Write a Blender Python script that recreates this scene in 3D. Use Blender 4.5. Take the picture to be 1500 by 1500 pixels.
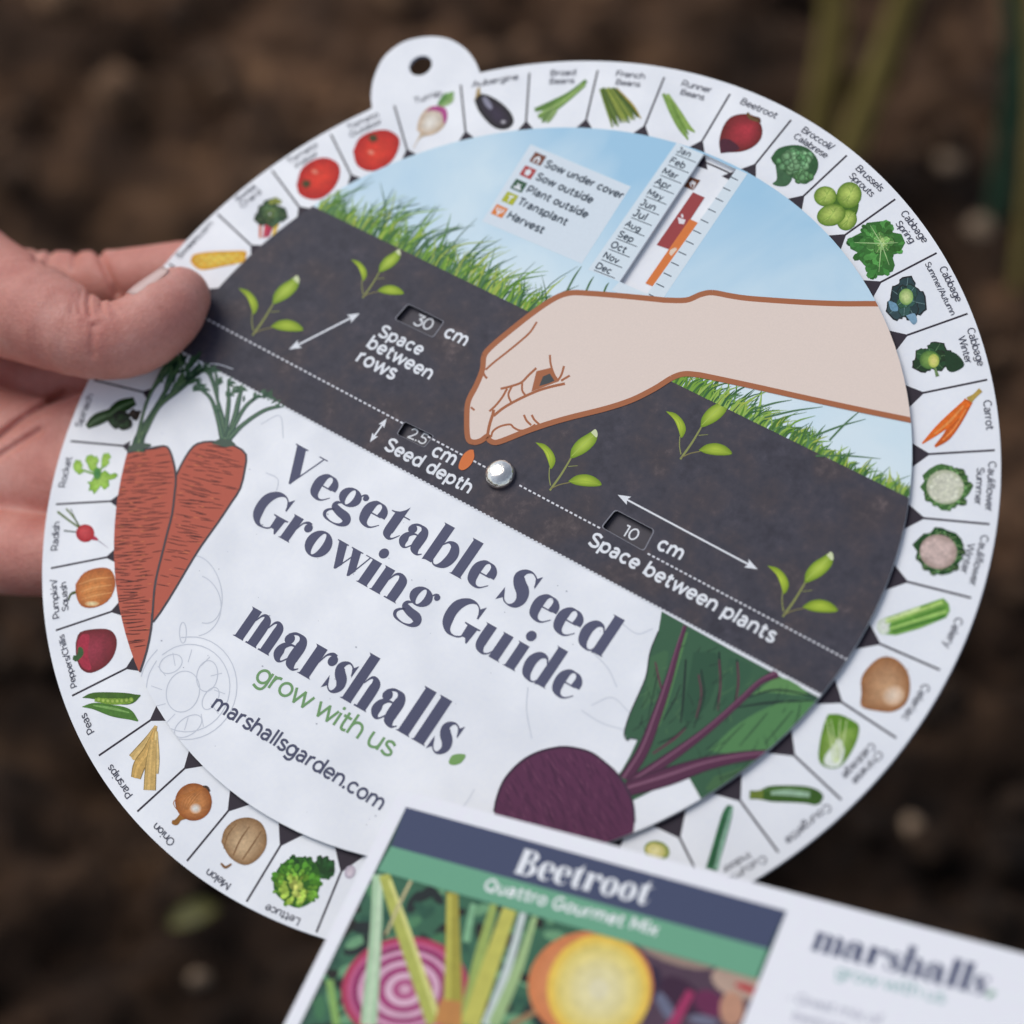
import bpy, math, random
import numpy as np
from mathutils import Matrix, Vector
from mathutils.geometry import tessellate_polygon
rnd = random.Random(11)
scene = bpy.context.scene
for o in list(bpy.data.objects): bpy.data.objects.remove(o)

# ------------------------------------------------------------------ camera
PITCH = math.radians(52)
CAM = np.array([0, -.35, .45])            # the soil lies below the origin
GROUND_Z = -.40
RIGHT = np.array([1., 0, 0])
FWD = np.array([0, math.cos(PITCH), -math.sin(PITCH)])
UP = np.array([0, math.sin(PITCH), math.cos(PITCH)])
C2W = np.column_stack([RIGHT, -UP, FWD])            # camera axes: x right, y down, z forward
F = 3750.0                                           # focal length in photo pixels (1500 wide)
cam_d = bpy.data.cameras.new('camera'); cam = bpy.data.objects.new('camera', cam_d)
scene.collection.objects.link(cam); scene.camera = cam
cam_d.sensor_width = 36; cam_d.lens = 90; cam_d.clip_start = .02; cam_d.clip_end = 500
cam.matrix_world = Matrix([[RIGHT[i], UP[i], -FWD[i], CAM[i]] for i in range(3)] + [[0, 0, 0, 1]])
cam_d.dof.use_dof = True; cam_d.dof.focus_distance = .566; cam_d.dof.aperture_fstop = 6.6
cam_d.dof.aperture_blades = 9
# ------------------------------------------------------------------ light
sun_to = -.52 * RIGHT + .76 * UP - .40 * FWD; sun_to /= np.linalg.norm(sun_to)
world = bpy.data.worlds.new('World'); scene.world = world; world.use_nodes = True
wn = world.node_tree; wn.nodes.clear()
sky = wn.nodes.new('ShaderNodeTexSky'); sky.sky_type = 'NISHITA'; sky.sun_disc = False
sky.sun_elevation = math.asin(sun_to[2]); sky.sun_rotation = math.atan2(sun_to[0], sun_to[1])
sky.air_density = 1.0; sky.dust_density = 1.0; sky.ozone_density = 1.0
bg = wn.nodes.new('ShaderNodeBackground'); bg.inputs[1].default_value = .12
wo = wn.nodes.new('ShaderNodeOutputWorld')
hs = wn.nodes.new('ShaderNodeHueSaturation'); hs.inputs['Saturation'].default_value = .62      # thin overcast
wn.links.new(sky.outputs[0], hs.inputs['Color']); wn.links.new(hs.outputs[0], bg.inputs[0]); wn.links.new(bg.outputs[0], wo.inputs[0])
sd = bpy.data.lights.new('sun', 'SUN'); sd.energy = 1.25; sd.angle = math.radians(38); sd.color = (1, .975, .93)
sun = bpy.data.objects.new('sun', sd); scene.collection.objects.link(sun)
sun.rotation_euler = Vector(sun_to).to_track_quat('Z', 'Y').to_euler()
scene.view_settings.view_transform = 'Standard'; scene.view_settings.look = 'None'
scene.view_settings.exposure = .10; scene.view_settings.gamma = 1; scene.view_settings.use_curve_mapping = False

# ------------------------------------------------------------------ materials
LIGHT = (.86, .90, .98)                              # observed white / paper white in the photograph
def lin(c):
    c = c / 255
    return c / 12.92 if c <= .04045 else ((c + .055) / 1.055) ** 2.4
def ink(c):                                          # photographed sRGB -> ink reflectance
    return tuple(min(.88, max(.004, lin(v) / LIGHT[i] * 1.04 - .030)) for i, v in enumerate(c[:3])) + (1,)
def mat(name, color=(.5, .5, .5), rough=.5, spec=.5, metal=0):
    m = bpy.data.materials.new(name); m.use_nodes = True
    p = m.node_tree.nodes['Principled BSDF']
    p.inputs['Base Color'].default_value = tuple(color[:3]) + (1,)
    p.inputs['Roughness'].default_value = rough; p.inputs['Metallic'].default_value = metal
    p.inputs['Specular IOR Level'].default_value = spec
    return m, m.node_tree, p
def noise(nt, scale, detail=4, rough=.55, coord='Object'):
    tc = nt.nodes.new('ShaderNodeTexCoord'); n = nt.nodes.new('ShaderNodeTexNoise')
    n.inputs['Scale'].default_value = scale; n.inputs['Detail'].default_value = detail
    n.inputs['Roughness'].default_value = rough
    nt.links.new(tc.outputs[coord], n.inputs['Vector']); return n
def ramp(nt, src, stops):
    r = nt.nodes.new('ShaderNodeValToRGB'); e = r.color_ramp.elements
    while len(e) > 1: e.remove(e[-1])
    e[0].position, e[0].color = stops[0][0], tuple(stops[0][1][:3]) + (1,)
    for p, c in stops[1:]:
        k = e.new(p); k.color = tuple(c[:3]) + (1,)
    nt.links.new(src, r.inputs[0]); return r
def mixc(nt, a, b, fac, mode='MIX'):
    m = nt.nodes.new('ShaderNodeMix'); m.data_type = 'RGBA'; m.blend_type = mode
    for sock, v in ((m.inputs[0], fac), (m.inputs[6], a), (m.inputs[7], b)):
        if hasattr(v, 'is_linked'): nt.links.new(v, sock)
        else: sock.default_value = v
    return m.outputs[2]
def bump(nt, p, h, strength, dist):
    b = nt.nodes.new('ShaderNodeBump'); b.inputs['Strength'].default_value = strength
    b.inputs['Distance'].default_value = dist
    nt.links.new(h, b.inputs['Height']); nt.links.new(b.outputs[0], p.inputs['Normal'])

# printed ink: the colour of every printed patch comes from its 'ink' attribute, with a little paper grain
PRINT, nt, p = mat('printed_ink', rough=.46, spec=.16)
at = nt.nodes.new('ShaderNodeAttribute'); at.attribute_name = 'ink'
g = noise(nt, 2600, 3); g2 = ramp(nt, g.outputs['Fac'], [(.3, (.975, .975, .975)), (.7, (1.02, 1.02, 1.02))])
nt.links.new(mixc(nt, at.outputs['Color'], g2.outputs[0], 1.0, 'MULTIPLY'), p.inputs['Base Color'])
def photo_mat(name, sc, lo_, hi_):
    m, nt, p = mat(name, rough=.46, spec=.16); at = nt.nodes.new('ShaderNodeAttribute'); at.attribute_name = 'ink'
    a, b = noise(nt, sc, 5, .65), noise(nt, sc * .28, 3, .5)
    a, b = ramp(nt, a.outputs['Fac'], [(.32, (lo_,) * 3), (.68, (hi_,) * 3)]), ramp(nt, b.outputs['Fac'], [(.35, (lo_ + .08,) * 3), (.65, (hi_ - .06,) * 3)])
    nt.links.new(mixc(nt, mixc(nt, at.outputs['Color'], a.outputs[0], 1.0, 'MULTIPLY'), b.outputs[0], 1.0, 'MULTIPLY'), p.inputs['Base Color']); return m
PICTURE = photo_mat('printed_photograph', 1500, .82, 1.16); PACKPIC = photo_mat('packet_photograph', 420, .90, 1.08)
WHITE, nt, p = mat('white_laminate', ink((226, 230, 240)), .40, .5)
g = noise(nt, 900, 3); g2 = ramp(nt, g.outputs['Fac'], [(.3, ink((222, 227, 238))), (.7, ink((229, 233, 242)))])
g3 = noise(nt, 34, 6, .7); sm_ = ramp(nt, g3.outputs['Fac'], [(.30, (.975, .975, .978)), (.55, (1, 1, 1))]); nt.links.new(mixc(nt, g2.outputs[0], sm_.outputs[0], 1.0, 'MULTIPLY'), p.inputs['Base Color'])
g4 = noise(nt, 55, 5, .6); rr_ = ramp(nt, g4.outputs['Fac'], [(.35, (.28,) * 3), (.65, (.50,) * 3)]); nt.links.new(rr_.outputs[0], p.inputs['Roughness'])   # handling marks
EDGE, nt, p = mat('card_edge', (.20, .21, .23), .5, .4)
g = noise(nt, 1500, 2); g2 = ramp(nt, g.outputs['Fac'], [(.3, (.38, .40, .43)), (.7, (.50, .52, .56))])
nt.links.new(g2.outputs[0], p.inputs['Base Color'])
CUT, nt, p = mat('window_cut_edge', (.012, .012, .015), .5, .3)
g = noise(nt, 1500, 2); g2 = ramp(nt, g.outputs['Fac'], [(.3, (.008, .008, .010)), (.7, (.018, .018, .022))])
nt.links.new(g2.outputs[0], p.inputs['Base Color'])
SOILP, nt, p = mat('printed_soil', rough=.46, spec=.16)
n1 = noise(nt, 75, 8, .72); n2 = noise(nt, 300, 7, .75)
a = ramp(nt, n1.outputs['Fac'], [(.32, ink((68, 68, 79))), (.46, ink((75, 75, 86))), (.58, ink((79, 75, 82))), (.72, ink((98, 90, 93)))])
b = ramp(nt, n2.outputs['Fac'], [(.3, (.72, .72, .74)), (.55, (1, 1, 1)), (.72, (1.5, 1.45, 1.42))])
nt.links.new(mixc(nt, a.outputs[0], b.outputs[0], .95, 'MULTIPLY'), p.inputs['Base Color'])
SKYP, nt, p = mat('printed_sky', rough=.42, spec=.45)
tc = nt.nodes.new('ShaderNodeTexCoord'); sp = nt.nodes.new('ShaderNodeSeparateXYZ')
nt.links.new(tc.outputs['Object'], sp.inputs[0])
mr = nt.nodes.new('ShaderNodeMapRange'); mr.inputs[1].default_value = .022; mr.inputs[2].default_value = .085
nt.links.new(sp.outputs[1], mr.inputs[0])
n1 = noise(nt, 22, 5, .5); n1.inputs['Distortion'].default_value = .6
ad = nt.nodes.new('ShaderNodeMath'); ad.operation = 'MULTIPLY_ADD'; ad.inputs[1].default_value = 1.5
nt.links.new(n1.outputs['Fac'], ad.inputs[0])
sb = nt.nodes.new('ShaderNodeMath'); sb.operation = 'SUBTRACT'; sb.inputs[1].default_value = .75
nt.links.new(mr.outputs[0], sb.inputs[0]); nt.links.new(sb.outputs[0], ad.inputs[2])
a = ramp(nt, ad.outputs[0], [(.0, ink((216, 231, 241))), (.4, ink((198, 221, 236))), (1., ink((146, 193, 225)))])
nt.links.new(a.outputs[0], p.inputs['Base Color'])
METAL, nt, p = mat('nickel', (1, .94, .84), .22, .5, 1)
g = noise(nt, 420, 3); bump(nt, p, g.outputs['Fac'], .35, .0012)

# ------------------------------------------------------------------ object helpers
def link(o, parent=None):
    scene.collection.objects.link(o)
    if parent is not None: o.parent = parent
    return o
def tag(o, label=None, cat=None, group=None, kind=None):
    for k, v in (('label', label), ('category', cat), ('group', group), ('kind', kind)):
        if v: o[k] = v
    return o
def empty(name, mw):
    o = bpy.data.objects.new(name, None); o.empty_display_size = .02; link(o); o.matrix_world = mw; return o
def mesh_obj(name, V, Fc, mats, parent=None, midx=None, smooth=False):
    me = bpy.data.meshes.new(name); me.from_pydata([tuple(v) for v in V], [], [tuple(f) for f in Fc])
    for m in (mats if isinstance(mats, (list, tuple)) else [mats]): me.materials.append(m)
    if midx is not None: me.polygons.foreach_set('material_index', midx)
    if smooth: me.polygons.foreach_set('use_smooth', [True] * len(me.polygons))
    me.update(); return link(bpy.data.objects.new(name, me), parent)

# ------------------------------------------------------------------ planes of the two printed things
def rotx(a): c, s = math.cos(a), math.sin(a); return np.array([[1, 0, 0], [0, c, -s], [0, s, c]])
def roty(a): c, s = math.cos(a), math.sin(a); return np.array([[c, 0, s], [0, 1, 0], [-s, 0, c]])
def rotz(a): c, s = math.cos(a), math.sin(a); return np.array([[c, -s, 0], [s, c, 0], [0, 0, 1]])
class Plane:
    def __init__(s, X, Y, T):
        s.X, s.Y, s.N, s.T = X, Y, np.cross(X, Y), np.asarray(T, float)
        A = np.column_stack([s.X, s.Y, s.N]); s.A = A
        R = C2W @ A; t = CAM + C2W @ s.T
        s.mw = Matrix([[R[i, 0], R[i, 1], R[i, 2], t[i]] for i in range(3)] + [[0, 0, 0, 1]])
    def cam(s, px, py, h=0.):                        # point of the camera space on the plane lifted by h
        r = np.array([(px - 750) / F, (py - 750) / F, 1.])
        return r * (((s.T + s.N * h) @ s.N) / (r @ s.N))
    def loc(s, pt, h=0.):
        q = s.A.T @ (s.cam(pt[0], pt[1], h) - s.T); return (q[0], q[1])
RM = .110
PP = (-0.4470190, 0.2626576, 0.6059157, -0.0203379, -0.0659861, 5.1777427)
_R = rotx(PP[0]) @ roty(PP[1]) @ rotz(PP[2])
DISC = Plane(_R[:, 0], -_R[:, 1], np.array(PP[3:]) * RM)
HC = .0118 * RM                                   # front of the cover above front of the wheel
RC = .8270045 * RM
_K = np.array([[.8888, .3908], [.1843, -.7831], [-.4195, .4838]])
_kx = _K[:, 0] / np.linalg.norm(_K[:, 0]); _ky = _K[:, 1] - (_K[:, 1] @ _kx) * _kx; _ky /= np.linalg.norm(_ky)
CORNER = (586, 1156)
PACK = Plane(_kx, _ky, DISC.cam(CORNER[0], CORNER[1], .013))

# ------------------------------------------------------------------ printing
def crop(x0, y0, s):
    def f(*pts): return [(x0 + p[0] * s, y0 + p[1] * s) + tuple(w * s for w in p[2:]) for p in pts]
    return f
s1 = 380 / 1500
c1, c2, c3, c4 = crop(520, 40, s1), crop(820, 60, s1), crop(1100, 120, s1), crop(1120, 440, s1)
c5, c6, c7, c8 = crop(1120, 740, s1), crop(900, 980, s1), crop(200, 1000, s1), crop(40, 780, s1)
h1, h2, h3, h4 = crop(0, 300, s1), crop(40, 500, s1), crop(260, 160, s1), crop(440, 380, s1)
h5, h6, h7, h8 = crop(700, 200, s1), crop(660, 420, s1), crop(960, 420, s1), crop(860, 680, .28)
t3, t4, t5, t6, t7 = crop(300, 860, .28), crop(680, 880, 560 / 1500), crop(400, 1140, 4 / 15), crop(700, 1140, 4 / 15), crop(1050, 1200, .3)

def spline(pts, n=5):                                # Catmull-Rom through points of any dimension
    P = [np.array(q, float) for q in pts]
    if len(P) < 3: return P
    P = [2 * P[0] - P[1]] + P + [2 * P[-1] - P[-2]]
    out = []
    for i in range(1, len(P) - 2):
        a, b, c, d = P[i - 1:i + 3]
        for k in range(n):
            t = k / n
            out.append(.5 * (2 * b + (c - a) * t + (2 * a - 5 * b + 4 * c - d) * t * t + (3 * b - a - 3 * c + d) * t ** 3))
    out.append(P[-2]); return out
def ribbon_poly(pts):                                # variable-width ribbon -> left and right rows
    P = np.array(pts, float); L, R = [], []
    for i in range(len(P)):
        d = P[min(i + 1, len(P) - 1), :2] - P[max(i - 1, 0), :2]; d /= (np.hypot(*d) + 1e-12)
        n = np.array([-d[1], d[0]]) * max(P[i, 2], 1e-6) / 2
        L.append(P[i, :2] + n); R.append(P[i, :2] - n)
    return L, R
def ell(cx, cy, rx, ry, rot=0, n=22):
    c, s = math.cos(math.radians(rot)), math.sin(math.radians(rot))
    return [(cx + rx * math.cos(t) * c - ry * math.sin(t) * s, cy + rx * math.cos(t) * s + ry * math.sin(t) * c)
            for t in (2 * math.pi * i / n for i in range(n))]
def clip_convex(poly, clip):
    out = list(poly)
    for i in range(len(clip)):
        a, b = clip[i], clip[(i + 1) % len(clip)]
        if not out: return out
        ins = lambda q: (b[0] - a[0]) * (q[1] - a[1]) - (b[1] - a[1]) * (q[0] - a[0]) >= 0
        new = []
        for k in range(len(out)):
            p, q = out[k - 1], out[k]; ip, iq = ins(p), ins(q)
            if ip != iq:
                d1 = (b[0] - a[0]) * (p[1] - a[1]) - (b[1] - a[1]) * (p[0] - a[0])
                d2 = (b[0] - a[0]) * (q[1] - a[1]) - (b[1] - a[1]) * (q[0] - a[0])
                t = d1 / (d1 - d2); new.append((p[0] + (q[0] - p[0]) * t, p[1] + (q[1] - p[1]) * t))
            if iq: new.append(q)
        out = new
    return out
def inside(pt, poly):
    x, y = pt; r = False
    for i in range(len(poly)):
        (x1, y1), (x2, y2) = poly[i - 1][:2], poly[i][:2]
        if (y1 > y) != (y2 > y) and x < (x2 - x1) * (y - y1) / (y2 - y1) + x1: r = not r
    return r

class Art:                                           # one printed part: flat patches of ink on a plane
    def __init__(s, name, plane, h, parent, z=2e-5, clip=None, inc=1.5e-7):
        s.inc = inc; s.name, s.pl, s.h, s.parent, s.z, s.clip = name, plane, h, parent, z, clip
        s.V, s.F, s.C = [], [], []
    def raw(s, polys, col, lift=True):               # polys in plane metres; first outer, others holes
        if lift: s.z += s.inc
        polys = [list(q) for q in polys]
        if s.clip is not None and max(x * x + y * y for x, y in polys[0]) > s.clip[1] * abs(s.clip[1]):
            polys[0] = clip_convex(polys[0], s.clip[0])
        if len(polys[0]) < 3: return
        flat = [q for P in polys for q in P]
        tris = tessellate_polygon([[Vector((x, y, 0)) for x, y in P] for P in polys])
        b = len(s.V)
        for x, y in flat: s.V.append((x, y, s.h + s.z)); s.C.append(ink(col))
        for t in tris:
            (ax, ay), (bx, by), (cx, cy) = (flat[i] for i in t)
            ar = (bx - ax) * (cy - ay) - (by - ay) * (cx - ax)
            if abs(ar) < 1e-16: continue
            s.F.append((b + t[0], b + t[1], b + t[2]) if ar > 0 else (b + t[0], b + t[2], b + t[1]))
    def L(s, pts): return [s.pl.loc(q, s.h) for q in pts]
    def poly(s, pts, col): s.raw([s.L(pts)], col)
    def smooth(s, pts, col, n=4):
        P = [tuple(q) for q in spline(list(pts) + [pts[0]], n)][:-1]; s.raw([s.L(P)], col)
    def rib(s, pts, col, w=None, n=5):               # tapered stroke in photo pixels
        if w is not None: pts = [(q[0], q[1], w) for q in pts]
        a, b = ribbon_poly(spline(pts, n)); a, b = s.L(a), s.L(b)
        s.quads(a, b, col)
    def quads(s, a, b, col):
        s.z += s.inc; q = len(s.V); k = len(a)
        if s.clip is not None and max(x * x + y * y for x, y in list(a) + list(b)) > s.clip[1] * abs(s.clip[1]):
            return s.raw([list(a) + list(b)[::-1]], col)
        for x, y in list(a) + list(b): s.V.append((x, y, s.h + s.z)); s.C.append(ink(col))
        for i in range(k - 1):
            f = (q + i, q + i + 1, q + k + i + 1, q + k + i)
            (ax, ay), (bx, by), (cx, cy) = a[i], a[i + 1], b[i]
            if (bx - ax) * (cy - ay) - (by - ay) * (cx - ax) < 0: f = f[::-1]
            s.F.append(f)
    def blob(s, pts, edge, mid, ctr=None, n=3, gam=1.4):   # printed photograph of a rounded thing: edge tone to middle tone
        P = s.L([tuple(q) for q in spline(list(pts) + [pts[0]], n)][:-1])
        if ctr is None: c = tuple(np.mean(P, axis=0))
        else: c = s.pl.loc(ctr, s.h)
        s.z += s.inc; b = len(s.V); k = len(P); e, m = np.array(ink(edge)), np.array(ink(mid)); rings = 6
        for r in range(rings):
            f = 1 - r / rings
            for x, y in P:
                s.V.append((c[0] + (x - c[0]) * f, c[1] + (y - c[1]) * f, s.h + s.z)); s.C.append(tuple(m + (e - m) * f ** gam))
        s.V.append((c[0], c[1], s.h + s.z)); s.C.append(tuple(m))
        ar = sum(P[i - 1][0] * P[i][1] - P[i][0] * P[i - 1][1] for i in range(k))
        fs = []
        for r in range(rings - 1):
            for i in range(k):
                j = (i + 1) % k; fs.append((b + r * k + i, b + r * k + j, b + (r + 1) * k + j, b + (r + 1) * k + i))
        for i in range(k): fs.append((b + (rings - 1) * k + i, b + (rings - 1) * k + (i + 1) % k, b + rings * k))
        s.F += fs if ar > 0 else [f[::-1] for f in fs]
    def leaves(s, cx, cy, rx, ry, n, size, cols, core=None):   # clustered leaf or floret patches
        for i in range(n):
            a = rnd.random() * 6.283; r = math.sqrt(rnd.random()) * (1 - .5 * i / n)
            x, y = cx + rx * r * math.cos(a), cy + ry * r * math.sin(a); z = size * rnd.uniform(.7, 1.3)
            c = cols[rnd.randrange(len(cols))]; k = rnd.uniform(.85, 1.15); d = tuple(min(255, v * k) for v in c)
            pts = [(x + z * math.cos(t) * rnd.uniform(.75, 1.15), y + z * math.sin(t) * rnd.uniform(.75, 1.15)) for t in (6.283 * q / 9 for q in range(9))]
            s.blob(pts, tuple(v * .62 for v in d), tuple(min(255, v * 1.12) for v in d), (x + z * .2, y - z * .25), 2)
            if core: s.rib([(x - z * .5, y + z * .4, size * .08), (x + z * .5, y - z * .5, size * .05)], core)
    def rosette(s, cx, cy, rx, ry, n, cols, vein, fat=.42):    # printed leaves overlapping from the outside in
        for i in range(n):
            f = 1 - .85 * i / n; a = i * 2.399 + rnd.uniform(-.4, .4); c = cols[min(len(cols) - 1, int(i / n * len(cols)))]; k = rnd.uniform(.8, 1.18)
            d = tuple(min(255, v * k) for v in c); ca, sa = math.cos(a), math.sin(a); pts = []
            for j in range(15):
                t = j / 14 * 2; side = 1 if t <= 1 else -1; u = t if t <= 1 else 2 - t
                w = fat * math.sin(math.pi * min(1, u ** .8) * .93) ** .7 * (1 if j % 2 else .84)
                x, y = (.12 + .88 * u) * f, side * w * f
                pts.append((cx + rx * (x * ca - y * sa), cy + ry * (x * sa + y * ca)))
            s.raw([s.L(pts)], tuple(v * .66 for v in d)); m = [(cx + (p_[0] - cx) * .93, cy + (p_[1] - cy) * .93) for p_ in pts]
            s.raw([s.L(m)], d); s.rib([(cx + rx * .1 * ca, cy + ry * .1 * sa, .9), (cx + rx * f * .9 * ca, cy + ry * f * .9 * sa, .4)], vein)
    # lettering: glyph strokes placed from a start point to an end point on the plane
    def text(s, string, a, b, font, col, w=.17, ysc=None, local=False):
        A, B = (np.array(a), np.array(b)) if local else (np.array(s.pl.loc(a, s.h)), np.array(s.pl.loc(b, s.h)))
        d = B - A; ln = np.hypot(*d); d /= ln; u = np.array([-d[1], d[0]])
        tr = max(0, w - .2) * 1.5 if font is SANS else 0; adv = sum(font[c][0] + tr for c in string); k = ln / adv; ky = ysc if ysc else k * (1 + tr * .6); x = tr / 2
        T = lambda q: tuple(A + d * (x + q[0]) * k + u * q[1] * ky)
        for ch in string:
            for st in font[ch][1]:
                kind, data = st[0], st[1]
                if kind == 'r': pa, pb = ribbon_poly(spline(data, 6))
                elif kind == 's': pa, pb = ribbon_poly([(q[0], q[1], w) for q in data])
                if kind in 'rs': s.quads([T(q) for q in pa], [T(q) for q in pb], col)
                elif kind == 'l':
                    for i in range(len(data) - 1):
                        a0, b0 = np.array(data[i], float), np.array(data[i + 1], float); e = (b0 - a0) / np.hypot(*(b0 - a0)) * w * .32
                        if i: a0 = a0 - e
                        if i < len(data) - 2: b0 = b0 + e
                        pa, pb = ribbon_poly([tuple(a0) + (w,), tuple(b0) + (w,)]); s.quads([T(q) for q in pa], [T(q) for q in pb], col)
                elif kind == 'c':
                    s.raw([[T(q) for q in ell(data[0], data[1], w * .62, w * .62, n=10)]], col)
                elif kind == 'p': s.raw([[T(q) for q in data]], col)
                elif kind == 'h': s.raw([[T(q) for q in P] for P in st[1:]], col)
            x += font[ch][0] + tr
    def done(s, label=None):
        me = bpy.data.meshes.new(s.name); me.from_pydata(s.V, [], s.F)
        at = me.color_attributes.new('ink', 'FLOAT_COLOR', 'POINT')
        at.data.foreach_set('color', [v for c in s.C for v in c]); me.materials.append({'vegetable_picture': PICTURE, 'photo_print': PACKPIC}.get(s.name, PRINT)); me.update()
        o = link(bpy.data.objects.new(s.name, me), s.parent)
        if label: o['label'] = label
        return o

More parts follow.
